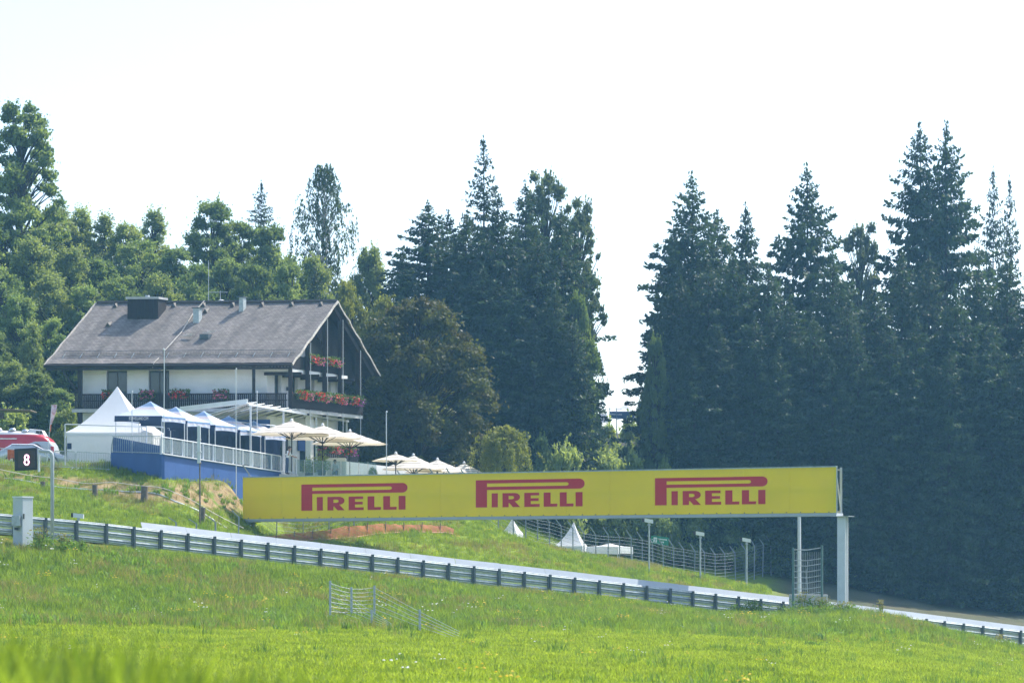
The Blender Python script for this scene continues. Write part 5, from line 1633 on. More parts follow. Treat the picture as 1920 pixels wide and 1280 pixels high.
# scaffold frame round the tent, crowd barriers
fr_ = thing('pipe_frame', 'thin white pipe frame standing in front of the large white tent', 'frame', P(122, 872, 172))
p0, p1, p2, p3 = P(122, 872, 172), P(122, 795, 172), P(275, 800, 173), P(275, 852, 173)
for a, b, nm in ((p0, p1, 'upright'), (p1, p2, 'crossbar'), (p2, p3, 'upright')):
    mb = MB(); mb.tube([a, b], .04, 6); mb.build(nm, 'light_grey', fr_)
mb = MB(); c = P(130, 836, 171.6); mb.box(c.x - .13, c.x + .13, c.y, c.y + .03, c.z - .18, c.z + .18); tag(mb.build('small_poster', 'navy', origin=c), 'small dark poster hung on the left upright of the pipe frame', 'poster')
def barrier(px0, px1, d, label):
    a = G(px0, d); b = G(px1, d)
    t = thing('crowd_barrier', label, 'barrier', a, 'crowd barriers on the plateau edge')
    za, zb_ = a.z + .12, b.z + .12
    mb = MB(); A = Vector((a.x, a.y, za)); B = Vector((b.x, b.y, zb_)); u = Vector((0, 0, 1))
    mb.tube([A, A + u * .85, A + u * .95 + (B - A) * .03, B + u * .95 + (A - B) * .03, B + u * .85, B, A], .024, 5); mb.build('frame', 'galv', t)
    mb = MB()
    for k in range(1, 20):
        p = A.lerp(B, k / 20); mb.tube([p, p + u * .94], .009, 4)
    mb.build('bars', 'galv', t)['kind'] = 'stuff'
    for p in (A.lerp(B, .08), A.lerp(B, .92)):
        mb = MB(); mb.tube([p + Vector((-.14, -.22, -.14)), p, p + Vector((.14, .22, -.14))], .02, 5); mb.build('foot', 'galv', t)
for (a, b, lab) in ((-35, 34, 'steel crowd barrier at the left picture edge before the red coach'), (36, 100, 'steel crowd barrier behind the number panel'), (102, 141, 'short steel crowd barrier left of the white tent wall'), (143, 207, 'steel crowd barrier in front of the white tent wall')):
    barrier(a, b, 171.6, lab)

# ------------------------------------------------------------------ parasols
def parasol(px, yp, ye, hwpx, d, label, yaw=.2, zf=6.2):
    R_ = hwpx * d / F; pk = P(px, yp, d + .0); ze = (HY - ye) / F * d
    t = thing('parasol', label, 'parasol', (pk.x, pk.y, zf), 'striped parasols on the terraces')
    mb = MB(); vv = [(pk.x, pk.y, pk.z)]; ff = []; n = 8; RING = 5
    for r in range(1, RING + 1):
        s = r / RING
        for k in range(n * 2):
            th = yaw + math.pi * 2 * k / (n * 2)
            rad = R_ * s * (1.0 if k % 2 == 0 else .935)
            z = pk.z + (ze - pk.z) * (s ** .92) - (0 if k % 2 == 0 else .03 * s)
            vv.append((pk.x + rad * math.cos(th), pk.y + rad * math.sin(th), z))
    m_ = n * 2
    for k in range(m_): ff.append((0, 1 + k, 1 + (k + 1) % m_))
    for r in range(RING - 1):
        for k in range(m_):
            a = 1 + r * m_ + k; b = 1 + r * m_ + (k + 1) % m_; ff.append((a, a + m_, b + m_, b))
    mb.add(vv, ff); cn = mb.build('canopy', 'umbrella', t, origin=(pk.x, pk.y, ze))
    mb = MB(); mb.tube([(pk.x, pk.y, zf), (pk.x, pk.y, pk.z)], .04, 7); mb.build('pole', 'wood_dark', t)
    mb = MB(); mb.lathe((pk.x, pk.y, pk.z - .02), [(.02, 0), (.10, .02), (.10, .07), (.03, .16)], 8); mb.build('finial', 'plaster', t)
    hz = pk.z + (ze - pk.z) * 1.15
    for k in range(n):
        th = yaw + math.pi * 2 * k / n; e = Vector((pk.x + R_ * .55 * math.cos(th), pk.y + R_ * .55 * math.sin(th), pk.z + (ze - pk.z) * .58))
        mb = MB(); mb.bar((pk.x, pk.y, hz - .2), e, .035); mb.build('strut', 'wood_dark', t)
    mb = MB(); mb.lathe((pk.x, pk.y, zf - .1), [(.3, 0), (.3, .08), (.08, .12), (.06, .3)], 10); mb.build('base', 'concrete', t)
for args in ((547, 788, 814, 78, 181.5, 'wide striped parasol next to the last blue canopy', .2, 6.4), (605, 797, 822, 76, 183, 'wide striped parasol in the middle of the upper three', .55, 6.2), (656, 808, 832, 74, 186.5, 'wide striped parasol on the right of the upper three', .3, 6.0),
             (742, 850, 864, 46, 188, 'small striped parasol left in the lower row, struts showing', .2, 4.6), (775, 853, 880, 62, 192, 'striped parasol second in the lower row', .4, 4.4), (820, 861, 886, 62, 195, 'striped parasol third in the lower row', .1, 4.4), (870, 868, 890, 50, 198, 'striped parasol at the right end of the lower row', .3, 4.4)):
    parasol(*args)

# white parapet, teal glass balustrade, planters
a, b = P(610, 860, 188), P(890, 893, 203)
wp = MB(); wp.hexa([Vector((a.x, a.y, 5)), Vector((b.x, b.y, 5)), Vector((b.x, b.y + .4, 5)), Vector((a.x, a.y + .4, 5)), a, b, b + Vector((0, .4, 0)), a + Vector((0, .4, 0))])
tag(wp.build('parapet', 'plaster', origin=(a.x, a.y, 5)), 'long white parapet sloping away below the parasols', 'wall')
c = P(612, 858, 186.5); e = P(648, 889, 186.5)
mb = MB(); mb.box(c.x, e.x, c.y, c.y + 1, 5, c.z); tag(mb.build('bar_counter', 'plaster', origin=(c.x, c.y, 5), bevel=.03), 'white box-shaped bar counter behind the seated guest', 'counter')
gbal = thing('glass_balustrade', 'teal glass balustrade right of the standing guest', 'railing', P(556, 890, 181))
for k in range(9):
    p = P(554 + k * 17, 886 + k * .6, 181 + k * .35); q = P(554 + (k + 1) * 17, 886 + (k + 1) * .6, 181 + (k + 1) * .35)
    mb = MB(); mb.bar(p + Vector((0, 0, -.6)), p + Vector((0, 0, .85)), .05); mb.build('post', 'galv', gbal)
    mb = MB(); mb.add([p + Vector((.04, 0, -.2)), q + Vector((-.04, 0, -.2)), q + Vector((-.04, 0, .84)), p + Vector((.04, 0, .84))], [(0, 1, 2, 3)]); mb.build('glass_pane', 'pane_teal', gbal)
mb = MB(); mb.tube([P(530, 851, 180.3), P(556, 853, 180.3), P(556, 890, 180.3)], .045, 6); mb.tube([P(549, 853, 180.3), P(549, 890, 180.3)], .04, 6); mb.tube([P(530, 885, 180.3), P(556, 886, 180.3)], .04, 6)
tag(mb.build('end_gate', 'light_grey', origin=P(549, 890, 180.3)), 'pale pipe end rail around the standing guest', 'railing')
def potted(px, ytop, ybase, d, hw, label):
    b = P(px, ybase, d); h = P(px, ytop, d).z - b.z; r = hw * d / F
    t = thing('potted_plant', label, 'plant', b, 'planters behind the glass balustrade')
    mb = MB(); mb.lathe(b + Vector((0, 0, -.6)), [(.22, 0), (.3, .5), (.32, .55), (.2, .56)], 10); mb.build('pot', 'wood_dark', t)
    n = 420; dd = rnd_unit(n); dd[:, 2] = np.abs(dd[:, 2])
    cc = dd * rng.uniform(.3, 1, n)[:, None] * np.array([r, r, h])
    v, f = leaf_quads(cc, .2, axis=dd, aspect=.3); o = bpy.data.objects.new('foliage', mesh_np('foliage', v, f, 'leaf_light')); COL.objects.link(o); o.parent = t
    mb = MB()
    for k in range(6):
        e = Vector(dd[k]) ; mb.tube([b + Vector((0, 0, -.05)), b + Vector((e.x * r * .6, e.y * r * .6, e.z * h * .8))], .012, 4)
    mb.build('stem', 'bark', t)
potted(580, 852, 885, 184, 18, 'leafy oleander left of the second parasol pole'); potted(603, 845, 880, 185, 18, 'leafy oleander at the second parasol pole'); potted(699, 876, 890, 188, 9, 'small round plant on the parapet')
# ------------------------------------------------------------------ red and silver coach, car, shelter, flag
def coach_mat():
    m, n, l, b, out = principled('red_silver_coach_paint')
    b.inputs['Roughness'].default_value = .28
    tc = n.new('ShaderNodeTexCoord'); sp = n.new('ShaderNodeSeparateXYZ'); l.new(tc.outputs['Object'], sp.inputs[0])
    # swoosh: silver below a line that rises towards the tail
    mx = n.new('ShaderNodeMath'); mx.operation = 'MULTIPLY_ADD'; mx.inputs[1].default_value = .34; mx.inputs[2].default_value = 1.98
    l.new(sp.outputs['X'], mx.inputs[0])
    mn = n.new('ShaderNodeMath'); mn.operation = 'MINIMUM'; mn.inputs[1].default_value = 1.55; l.new(mx.outputs[0], mn.inputs[0])
    lt = n.new('ShaderNodeMath'); lt.operation = 'LESS_THAN'; l.new(sp.outputs['Z'], lt.inputs[0]); l.new(mn.outputs[0], lt.inputs[1])
    gt = n.new('ShaderNodeMath'); gt.operation = 'GREATER_THAN'; gt.inputs[1].default_value = 1.98; l.new(sp.outputs['Z'], gt.inputs[0])
    m1 = n.new('ShaderNodeMix'); m1.data_type = 'RGBA'; m1.inputs['A'].default_value = (.50, .03, .055, 1); m1.inputs['B'].default_value = (.46, .50, .53, 1); l.new(lt.outputs[0], m1.inputs['Factor'])
    m2 = n.new('ShaderNodeMix'); m2.data_type = 'RGBA'; m2.inputs['B'].default_value = (.62, .60, .60, 1); l.new(m1.outputs['Result'], m2.inputs['A']); l.new(gt.outputs[0], m2.inputs['Factor'])
    l.new(m2.outputs['Result'], b.inputs['Base Color'])
    return m
M['coach'] = coach_mat()
cx0 = P(104, 874, 179.0)           # tail, at the right
cb = Vector((cx0.x, cx0.y, cx0.z))
cof = thing('coach', 'red and silver streamlined coach with rounded tail at the left picture edge', 'coach', cb)
mb = MB(); vv = []; ff = []
secs = [(0.0, .35, .75, .75), (-.06, .25, 1.05, .95), (-.2, .22, 1.42, 1.08), (-.45, .2, 1.75, 1.15), (-.8, .2, 1.98, 1.2), (-1.3, .2, 2.12, 1.2), (-2.2, .2, 2.22, 1.2), (-4, .2, 2.3, 1.2), (-7.5, .2, 2.3, 1.2), (-7.9, .3, 2.1, 1.1)]
NSG = 20
for (x, z0, z1, hw) in secs:
    for k in range(NSG):
        th = 2 * math.pi * k / NSG; c_, s_ = math.cos(th), math.sin(th)
        e = .38
        yy = hw * (abs(c_) ** e) * (1 if c_ > 0 else -1); zz = (z0 + z1) / 2 + (z1 - z0) / 2 * (abs(s_) ** e) * (1 if s_ > 0 else -1)
        vv.append(cb + Vector((x, yy + 1.2, zz)))
for i in range(len(secs) - 1):
    for k in range(NSG): ff.append((i * NSG + k, i * NSG + (k + 1) % NSG, (i + 1) * NSG + (k + 1) % NSG, (i + 1) * NSG + k))
ff.append(tuple(range(NSG))); ff.append(tuple(range((len(secs) - 1) * NSG, len(secs) * NSG)))
mb.add(vv, ff); mb.build('body', 'coach', cof, smooth=True)
for wx in (-1.25, -5.8):
    c = cb + Vector((wx, -.03, .95 if wx > -2 else .55)); c.z = cb.z + (1.0 if wx > -2 else .6)
    def disc(r0, r1, y0, y1, n=20):
        q = MB(); vv = []
        for (r, y) in ((r0, y0), (r1, y0), (r1, y1), (r0, y1)):
            for k in range(n):
                t = 2 * math.pi * k / n; vv.append(c + Vector((r * math.cos(t), y, r * math.sin(t))))
        q.add(vv, [(i * n + k, i * n + (k + 1) % n, ((i + 1) % 4) * n + (k + 1) % n, ((i + 1) % 4) * n + k) for i in range(4) for k in range(n)])
        return q
    wl = disc(.24, .42, -.05, .3).build('wheel', 'black', cof)
    disc(.02, .22, -.03, .1).build('rim', 'chrome', wl)
for dx in (-1.95, -2.75, -3.6):
    mb = MB(); mb.lathe(cb + Vector((dx, .45, 2.16 if dx > -2.4 else 2.24)), [(.24, 0), (.22, .09), (.12, .16), (.02, .18)], 12); mb.build('roof_dome', 'chrome', cof, smooth=True)
mb = MB(); o = cb + Vector((-1.15, .4, 2.0))
mb.hexa([o + Vector(q) for q in ((-.75, 0, 0), (.45, 0, -.12), (.45, 1.3, -.12), (-.75, 1.3, 0), (-.55, .05, .36), (.22, .05, .28), (.22, 1.2, .28), (-.55, 1.2, .36))])
ac = mb.build('roof_unit', 'plaster', cof, bevel=.04)
for dx in (-.02, .2):
    mb = MB(); mb.box(o.x + dx - .10, o.x + dx + .08, o.y - .03, o.y + .02, o.z + .06, o.z + .22); mb.build('grille', 'frame_dark', ac)
mb = MB(); mb.box(cb.x - .42, cb.x - .12, cb.y + .10, cb.y + .16, cb.z + .85, cb.z + 1.25); mb.build('tail_lamp', 'red_paint', cof, bevel=.02)
mb = MB(); mb.bar(cb + Vector((-7.4, -.02, 1.72)), cb + Vector((-2.4, -.02, 1.72)), .04, .06); mb.build('side_trim', 'chrome', cof)

ca = P(122, 873, 176.5)
car = thing('silver_car', 'silver car nose showing between the red coach and the white tent', 'car', ca)
mb = MB(); vv = []; ff = []
secs = [(0, .25, .50, .62), (-.12, .2, .68, .78), (-.5, .18, .80, .84), (-1.1, .18, .92, .86), (-1.25, .18, .95, .86), (-2.0, .18, 1.38, .78), (-3.3, .18, 1.40, .78), (-4.0, .18, 1.0, .84), (-4.3, .25, .8, .7)]
for (x, z0, z1, hw) in secs:
    for k in range(16):
        th = 2 * math.pi * k / 16; c_, s_ = math.cos(th), math.sin(th); e = .45
        vv.append(ca + Vector((x, .9 + hw * (abs(c_) ** e) * (1 if c_ > 0 else -1), (z0 + z1) / 2 + (z1 - z0) / 2 * (abs(s_) ** e) * (1 if s_ > 0 else -1))))
for i in range(len(secs) - 1):
    for k in range(16): ff.append((i * 16 + k, i * 16 + (k + 1) % 16, (i + 1) * 16 + (k + 1) % 16, (i + 1) * 16 + k))
ff.append(tuple(range(16))); ff.append(tuple(range((len(secs) - 1) * 16, len(secs) * 16)))
mb.add(vv, ff); mb.build('body', mat('silver_car_paint', (.55, .56, .58), .25, .4, .04), car, smooth=True)
for wx in (-.75, -3.4):
    mb = MB(); c = ca + Vector((wx, .05, .30)); mb.tube([c + Vector((0, -.02, 0)), c + Vector((0, .2, 0))], .31, 16); wl = mb.build('wheel', 'black', car)
    mb = MB(); mb.tube([c + Vector((0, -.05, 0)), c + Vector((0, -.022, 0))], .19, 12); mb.build('rim', 'chrome', wl)
mb = MB(); mb.box(ca.x - .18, ca.x - .02, ca.y + .14, ca.y + .40, ca.z + .52, ca.z + .66); mb.build('headlight', 'chrome', car, bevel=.02)
mb = MB(); mb.hexa([ca + Vector(q) for q in ((-1.35, .16, 1.0), (-3.6, .16, 1.0), (-3.6, .2, 1.0), (-1.35, .2, 1.0), (-2.0, .2, 1.3), (-3.3, .2, 1.3), (-3.3, .24, 1.3), (-2.0, .24, 1.3))]); mb.build('side_window', 'glass_dark', car)

fa = P(57, 769, 186.0); fb = P(-70, 765, 186.0)
sh = thing('flat_shelter', 'flat dark shelter roof on a post above the red coach', 'shelter', (P(-12, 0, 186).x, 187, 7.2))
mb = MB(); mb.hexa([fb + Vector((0, 0, -.08)), fa + Vector((0, 0, -.03)), fa + Vector((0, 2.5, -.03)), fb + Vector((0, 2.5, -.08)), fb + Vector((0, 0, .08)), fa + Vector((0, 0, .05)), fa + Vector((0, 2.5, .05)), fb + Vector((0, 2.5, .08))]); mb.build('roof', 'wood_grey', sh)
mb = MB(); c = P(-6, 770, 186.6); mb.box(c.x - .5, c.x + .42, c.y, c.y + .4, c.z - .5, c.z - .1); mb.build('beam_box', 'frame_dark', sh)
mb = MB(); mb.bar((c.x - .1, c.y + .5, 6.8), (c.x - .1, c.y + .5, c.z), .2); mb.build('post', 'wood_dark', sh)

f0 = P(90, 838, 175.0); f1 = P(97, 758, 175.0)
fl_ = thing('feather_flag', 'narrow white feather flag on a slanting pole beside the red coach', 'flag', (f0.x, f0.y, 6.8))
mb = MB(); mb.tube([(f0.x - .06, f0.y, 6.8), f0, f0.lerp(f1, .5), f1], [.03, .025, .02, .012], 6); mb.build('pole', 'light_grey', fl_)
mb = MB(); vv = []
for i in range(9):
    t = i / 8; p = f0.lerp(f1, .52 + .47 * t); w_ = .10 + .22 * min(1, t * 1.6)
    vv += [p, p + Vector((w_, .05 * math.sin(i), .03))]
mb.add(vv, [(2 * i, 2 * i + 1, 2 * i + 3, 2 * i + 2) for i in range(8)]); mb.build('cloth', mat('flag_print', (.55, .52, .60), .8, 0, .1, 6, trans=.3, tint2=(.35, .18, .22)), fl_)
mb = MB(); vv = []
for i in range(5):
    t = i / 4; p = f0.lerp(f1, .36 + .16 * t); vv += [p, p + Vector((.09, 0, .02))]
mb.add(vv, [(2 * i, 2 * i + 1, 2 * i + 3, 2 * i + 2) for i in range(4)]); mb.build('lower_cloth', mat('flag_orange', (.45, .15, .08), .8, 0, .1, 6, trans=.3), fl_)
# things hung over the barrier in front of the coach
mb = MB(); vv = []
A = G(14, 171.2, 1.0); B = G(30, 171.2, 1.0)
for i in range(7):
    p = A.lerp(B, i / 6); vv += [p + Vector((0, .03 * math.sin(i * 2), .05)), p + Vector((0, .05 * math.sin(i * 2), -.5 - .1 * math.sin(i * 1.3)))]
mb.add(vv, [(2 * i, 2 * i + 1, 2 * i + 3, 2 * i + 2) for i in range(6)])
tag(mb.build('orange_jacket', mat('orange_cloth', (.55, .14, .05), .9, 0, .25, 5), origin=A), 'orange jacket hung over the crowd barrier beside the number panel', 'jacket')

# ------------------------------------------------------------------ marshal panel, cabinet, track camera
pd = 133.0
pb_ = G(98, pd); ptop = P(98, 846, pd)
mp_ = thing('marshal_panel', 'black light panel showing the number 8 on a grey pole at the left', 'light panel', pb_)
mb = MB(); mb.tube([pb_ + Vector((0, 0, -.5)), Vector((ptop.x, pd, ptop.z - .25)), Vector((ptop.x - .03, pd, ptop.z - .1)), Vector((ptop.x - .14, pd, ptop.z)), P(74, 845, pd)], .085, 10); mb.build('pole', 'grey_paint', mp_, smooth=True)
mb = MB(); mb.tube([P(97, 861, pd), P(84, 850, pd)], .035, 6); mb.build('brace', 'light_grey', mp_)
mb = MB(); mb.bar(P(73, 884, pd), P(73, 840, pd), .09); mb.build('mounting_bracket', 'light_grey', mp_)
c0, c1 = P(28, 882, pd), P(70, 840, pd)
mb = MB(); mb.hexa([Vector((c0.x, pd - .12, c0.z - .02)), Vector((c1.x, pd - .06, c0.z + .04)), Vector((c1.x, pd + .12, c0.z + .04)), Vector((c0.x, pd + .06, c0.z - .02)), Vector((c0.x - .02, pd - .12, c1.z - .03)), Vector((c1.x - .02, pd - .06, c1.z + .03)), Vector((c1.x - .02, pd + .12, c1.z + .03)), Vector((c0.x - .02, pd + .06, c1.z - .03))])
cs = mb.build('casing', 'black', mp_, bevel=.03)
s0, s1 = P(34, 877, pd - .13), P(65, 845, pd - .10)
mb = MB(); mb.poly([Vector((s0.x, pd - .135, s0.z)), Vector((s1.x, pd - .100, s0.z + .03)), Vector((s1.x, pd - .100, s1.z + .02)), Vector((s0.x, pd - .135, s1.z))], (0, .01, 0)); mb.build('screen', mat('dim_brown_screen', (.035, .026, .02), .3, 0, .15, 4), cs)
def ring(cx, cz_, rx, rz, w_, y, m, nm):
    mb = MB(); pts = [Vector((cx + rx * math.cos(t), y, cz_ + rz * math.sin(t))) for t in np.linspace(0, 2 * math.pi, 21)]
    mb.tube(pts, w_, 6); return mb.build(nm, m, cs)
dc = P(50, 861.5, pd - .17)
for m_, w_, yy, nm in (('led_halo', .048, pd - .150, 'digit_edge'), ('led_digit', .034, pd - .176, 'lit_digit')):
    ring(dc.x, dc.z + .112, .088, .105, w_, yy, m_, nm); ring(dc.x, dc.z - .112, .100, .115, w_, yy, m_, nm)

kd = 132.0; kb = G(42, kd)
ka, kc = P(24, 1008, kd), P(61, 933, kd)
cab = thing('electrical_cabinet', 'grey electrical cabinet standing before the guardrail at the left', 'cabinet', (kb.x, kd, kb.z))
mb = MB(); mb.hexa([Vector((ka.x, kd, kb.z - .3)), Vector((ka.x + .50, kd - .35, kb.z - .3)), Vector((kc.x, kd + .15, kb.z - .3)), Vector((kc.x - .5, kd + .6, kb.z - .3)), Vector((ka.x, kd, kc.z)), Vector((ka.x + .50, kd - .35, kc.z)), Vector((kc.x, kd + .15, kc.z)), Vector((kc.x - .5, kd + .6, kc.z))])
cbd = mb.build('body', mat('cabinet_paint', (.46, .50, .52), .45, 0, .06, 2), cab, bevel=.02)
mb = MB(); mb.hexa([Vector((ka.x - .03, kd, kc.z + .003)), Vector((ka.x + .50, kd - .4, kc.z + .003)), Vector((kc.x + .03, kd + .15, kc.z + .003)), Vector((kc.x - .5, kd + .65, kc.z + .003)), Vector((ka.x - .03, kd, kc.z + .07)), Vector((ka.x + .50, kd - .4, kc.z + .07)), Vector((kc.x + .03, kd + .15, kc.z + .07)), Vector((kc.x - .5, kd + .65, kc.z + .07))]); mb.build('lid', 'light_grey', cab)
bc = P(28, 975, kd - .3); mb = MB(); mb.box(bc.x - .12, bc.x + .26, bc.y - .2, bc.y + .1, bc.z - .26, bc.z + .22); mb.build('side_box', 'galv', cab, bevel=.015)
mb = MB(); mb.box(bc.x - .02, bc.x + .14, bc.y - .05, bc.y + .1, bc.z - .44, bc.z - .32); mb.build('socket', 'black', cab)
mb = MB(); q = Vector((ka.x + .56, kd - .33, bc.z + .18)); mb.box(q.x - .02, q.x + .03, q.y - .03, q.y + .02, q.z - .12, q.z + .12); mb.build('handle', 'black', cab)

tcp = P(146, 967, 139.5)
tcam = thing('track_camera', 'small boxed camera fixed on top of the guardrail at the left', 'camera', tcp)
mb = MB(); mb.hexa([tcp + Vector(q) for q in ((-.22, -.1, -.06), (.28, -.1, -.12), (.28, .1, -.12), (-.22, .1, -.06), (-.22, -.1, .15), (.28, -.1, .09), (.28, .1, .09), (-.22, .1, .15))]); mb.build('housing', 'light_grey', tcam)
mb = MB(); mb.box(tcp.x - .32, tcp.x - .223, tcp.y - .09, tcp.y + .09, tcp.z - .05, tcp.z + .15); mb.build('hood', 'black', tcam)
mb = MB(); mb.tube([tcp + Vector((.03, 0, -.6)), tcp + Vector((.03, 0, -.09))], .07, 7); mb.build('bracket', 'grey_paint', tcam)

# ------------------------------------------------------------------ stumps and edging on the dirt bank
for px, yb, h, w_, d, lab in ((80, 907, 13, 9, 165.5, 'small weathered timber stump left of the pole at the dirt bank'), (178, 926, 21, 10, 165.0, 'weathered timber stump on the dirt bank, second from the left'), (271, 943, 28, 13, 164.5, 'thickest timber stump in the middle of the dirt bank edge'), (380, 957, 31, 9, 164, 'slim tall timber stump behind the dark thin pole')):
    g = G(px, d); top = P(px, yb - h, d).z; r = w_ * d / F / 2
    hgt = h * d / F
    mb = MB(); n = 9
    mb.lathe((g.x, g.y, g.z - .3), [(r * 1.05, 0), (r * 1.02, .3), (r * .95, .3 + hgt * .6), (r * 1.05, .3 + hgt * .97), (r * .9, .3 + hgt)], n)
    mb.v = [(x + random.uniform(-.02, .02), y, z + random.uniform(-.02, .02)) for x, y, z in mb.v]
    tag(mb.build('timber_stump', 'wood_grey', origin=(g.x, g.y, g.z)), lab, 'stump', 'timber stumps along the dirt bank')
mb = MB(); pts = []
for px in np.linspace(-40, 455, 40):
    d = interp(px, [-40, 120, 330, 455], [167, 166.5, 165.5, 167])
    pts.append(G(px, d, .04))
mb.tube(pts, .045, 5)
tag(mb.build('edging_cable', 'light_grey', origin=pts[0]), 'pale cable lying along the lower edge of the dirt bank', 'cable')
mb = MB(); mb.tube([p + Vector((0, .6, .42 + .06 * math.sin(i * .7))) for i, p in enumerate(pts)], .02, 4)
tag(mb.build('guide_rope', 'trim', origin=pts[0]), 'thin pale rope strung past the timber stumps', 'rope')

# ------------------------------------------------------------------ green rescue sign
gsn = thing('rescue_sign', 'tilted green sign with a white square symbol among the dark trees', 'sign', P(1237, 1012, 214))
g4 = [P(1221, 1003, 214), P(1255, 1007, 214), P(1253, 1022, 214), P(1220, 1018, 214)]
mb = MB(); mb.poly([g4[3], g4[2], g4[1], g4[0]], (0, .05, 0)); mb.build('board', mat('green_sign', (.02, .22, .13), .5), gsn)
def gq(u, v): return g4[0].lerp(g4[1], u).lerp(g4[3].lerp(g4[2], u), v) + Vector((0, -.012, 0))
M['sign_white'] = mat('sign_white', (.75, .78, .76), .5)
def gbar(u0, u1, v0, v1, nm):
    mb = MB(); mb.poly([gq(u0, v1), gq(u1, v1), gq(u1, v0), gq(u0, v0)], (0, .006, 0)); mb.build(nm, 'sign_white', gsn)
gbar(.14, .34, .18, .42, 'symbol'); gbar(.14, .22, .46, .80, 'symbol'); gbar(.26, .34, .46, .80, 'symbol'); gbar(.04, .10, .45, .55, 'arrow')
for i in range(7): gbar(.44 + i * .065, .44 + i * .065 + .045, .26, .42, 'letter')
for i in range(2): gbar(.60 + i * .08, .60 + i * .08 + .055, .58, .76, 'letter')
for px in (1222, 1259):
    mb = MB(); mb.bar(P(px, 1050, 214.2), P(px, 1002, 214.2), .06); mb.build('post', 'galv_dark', gsn)

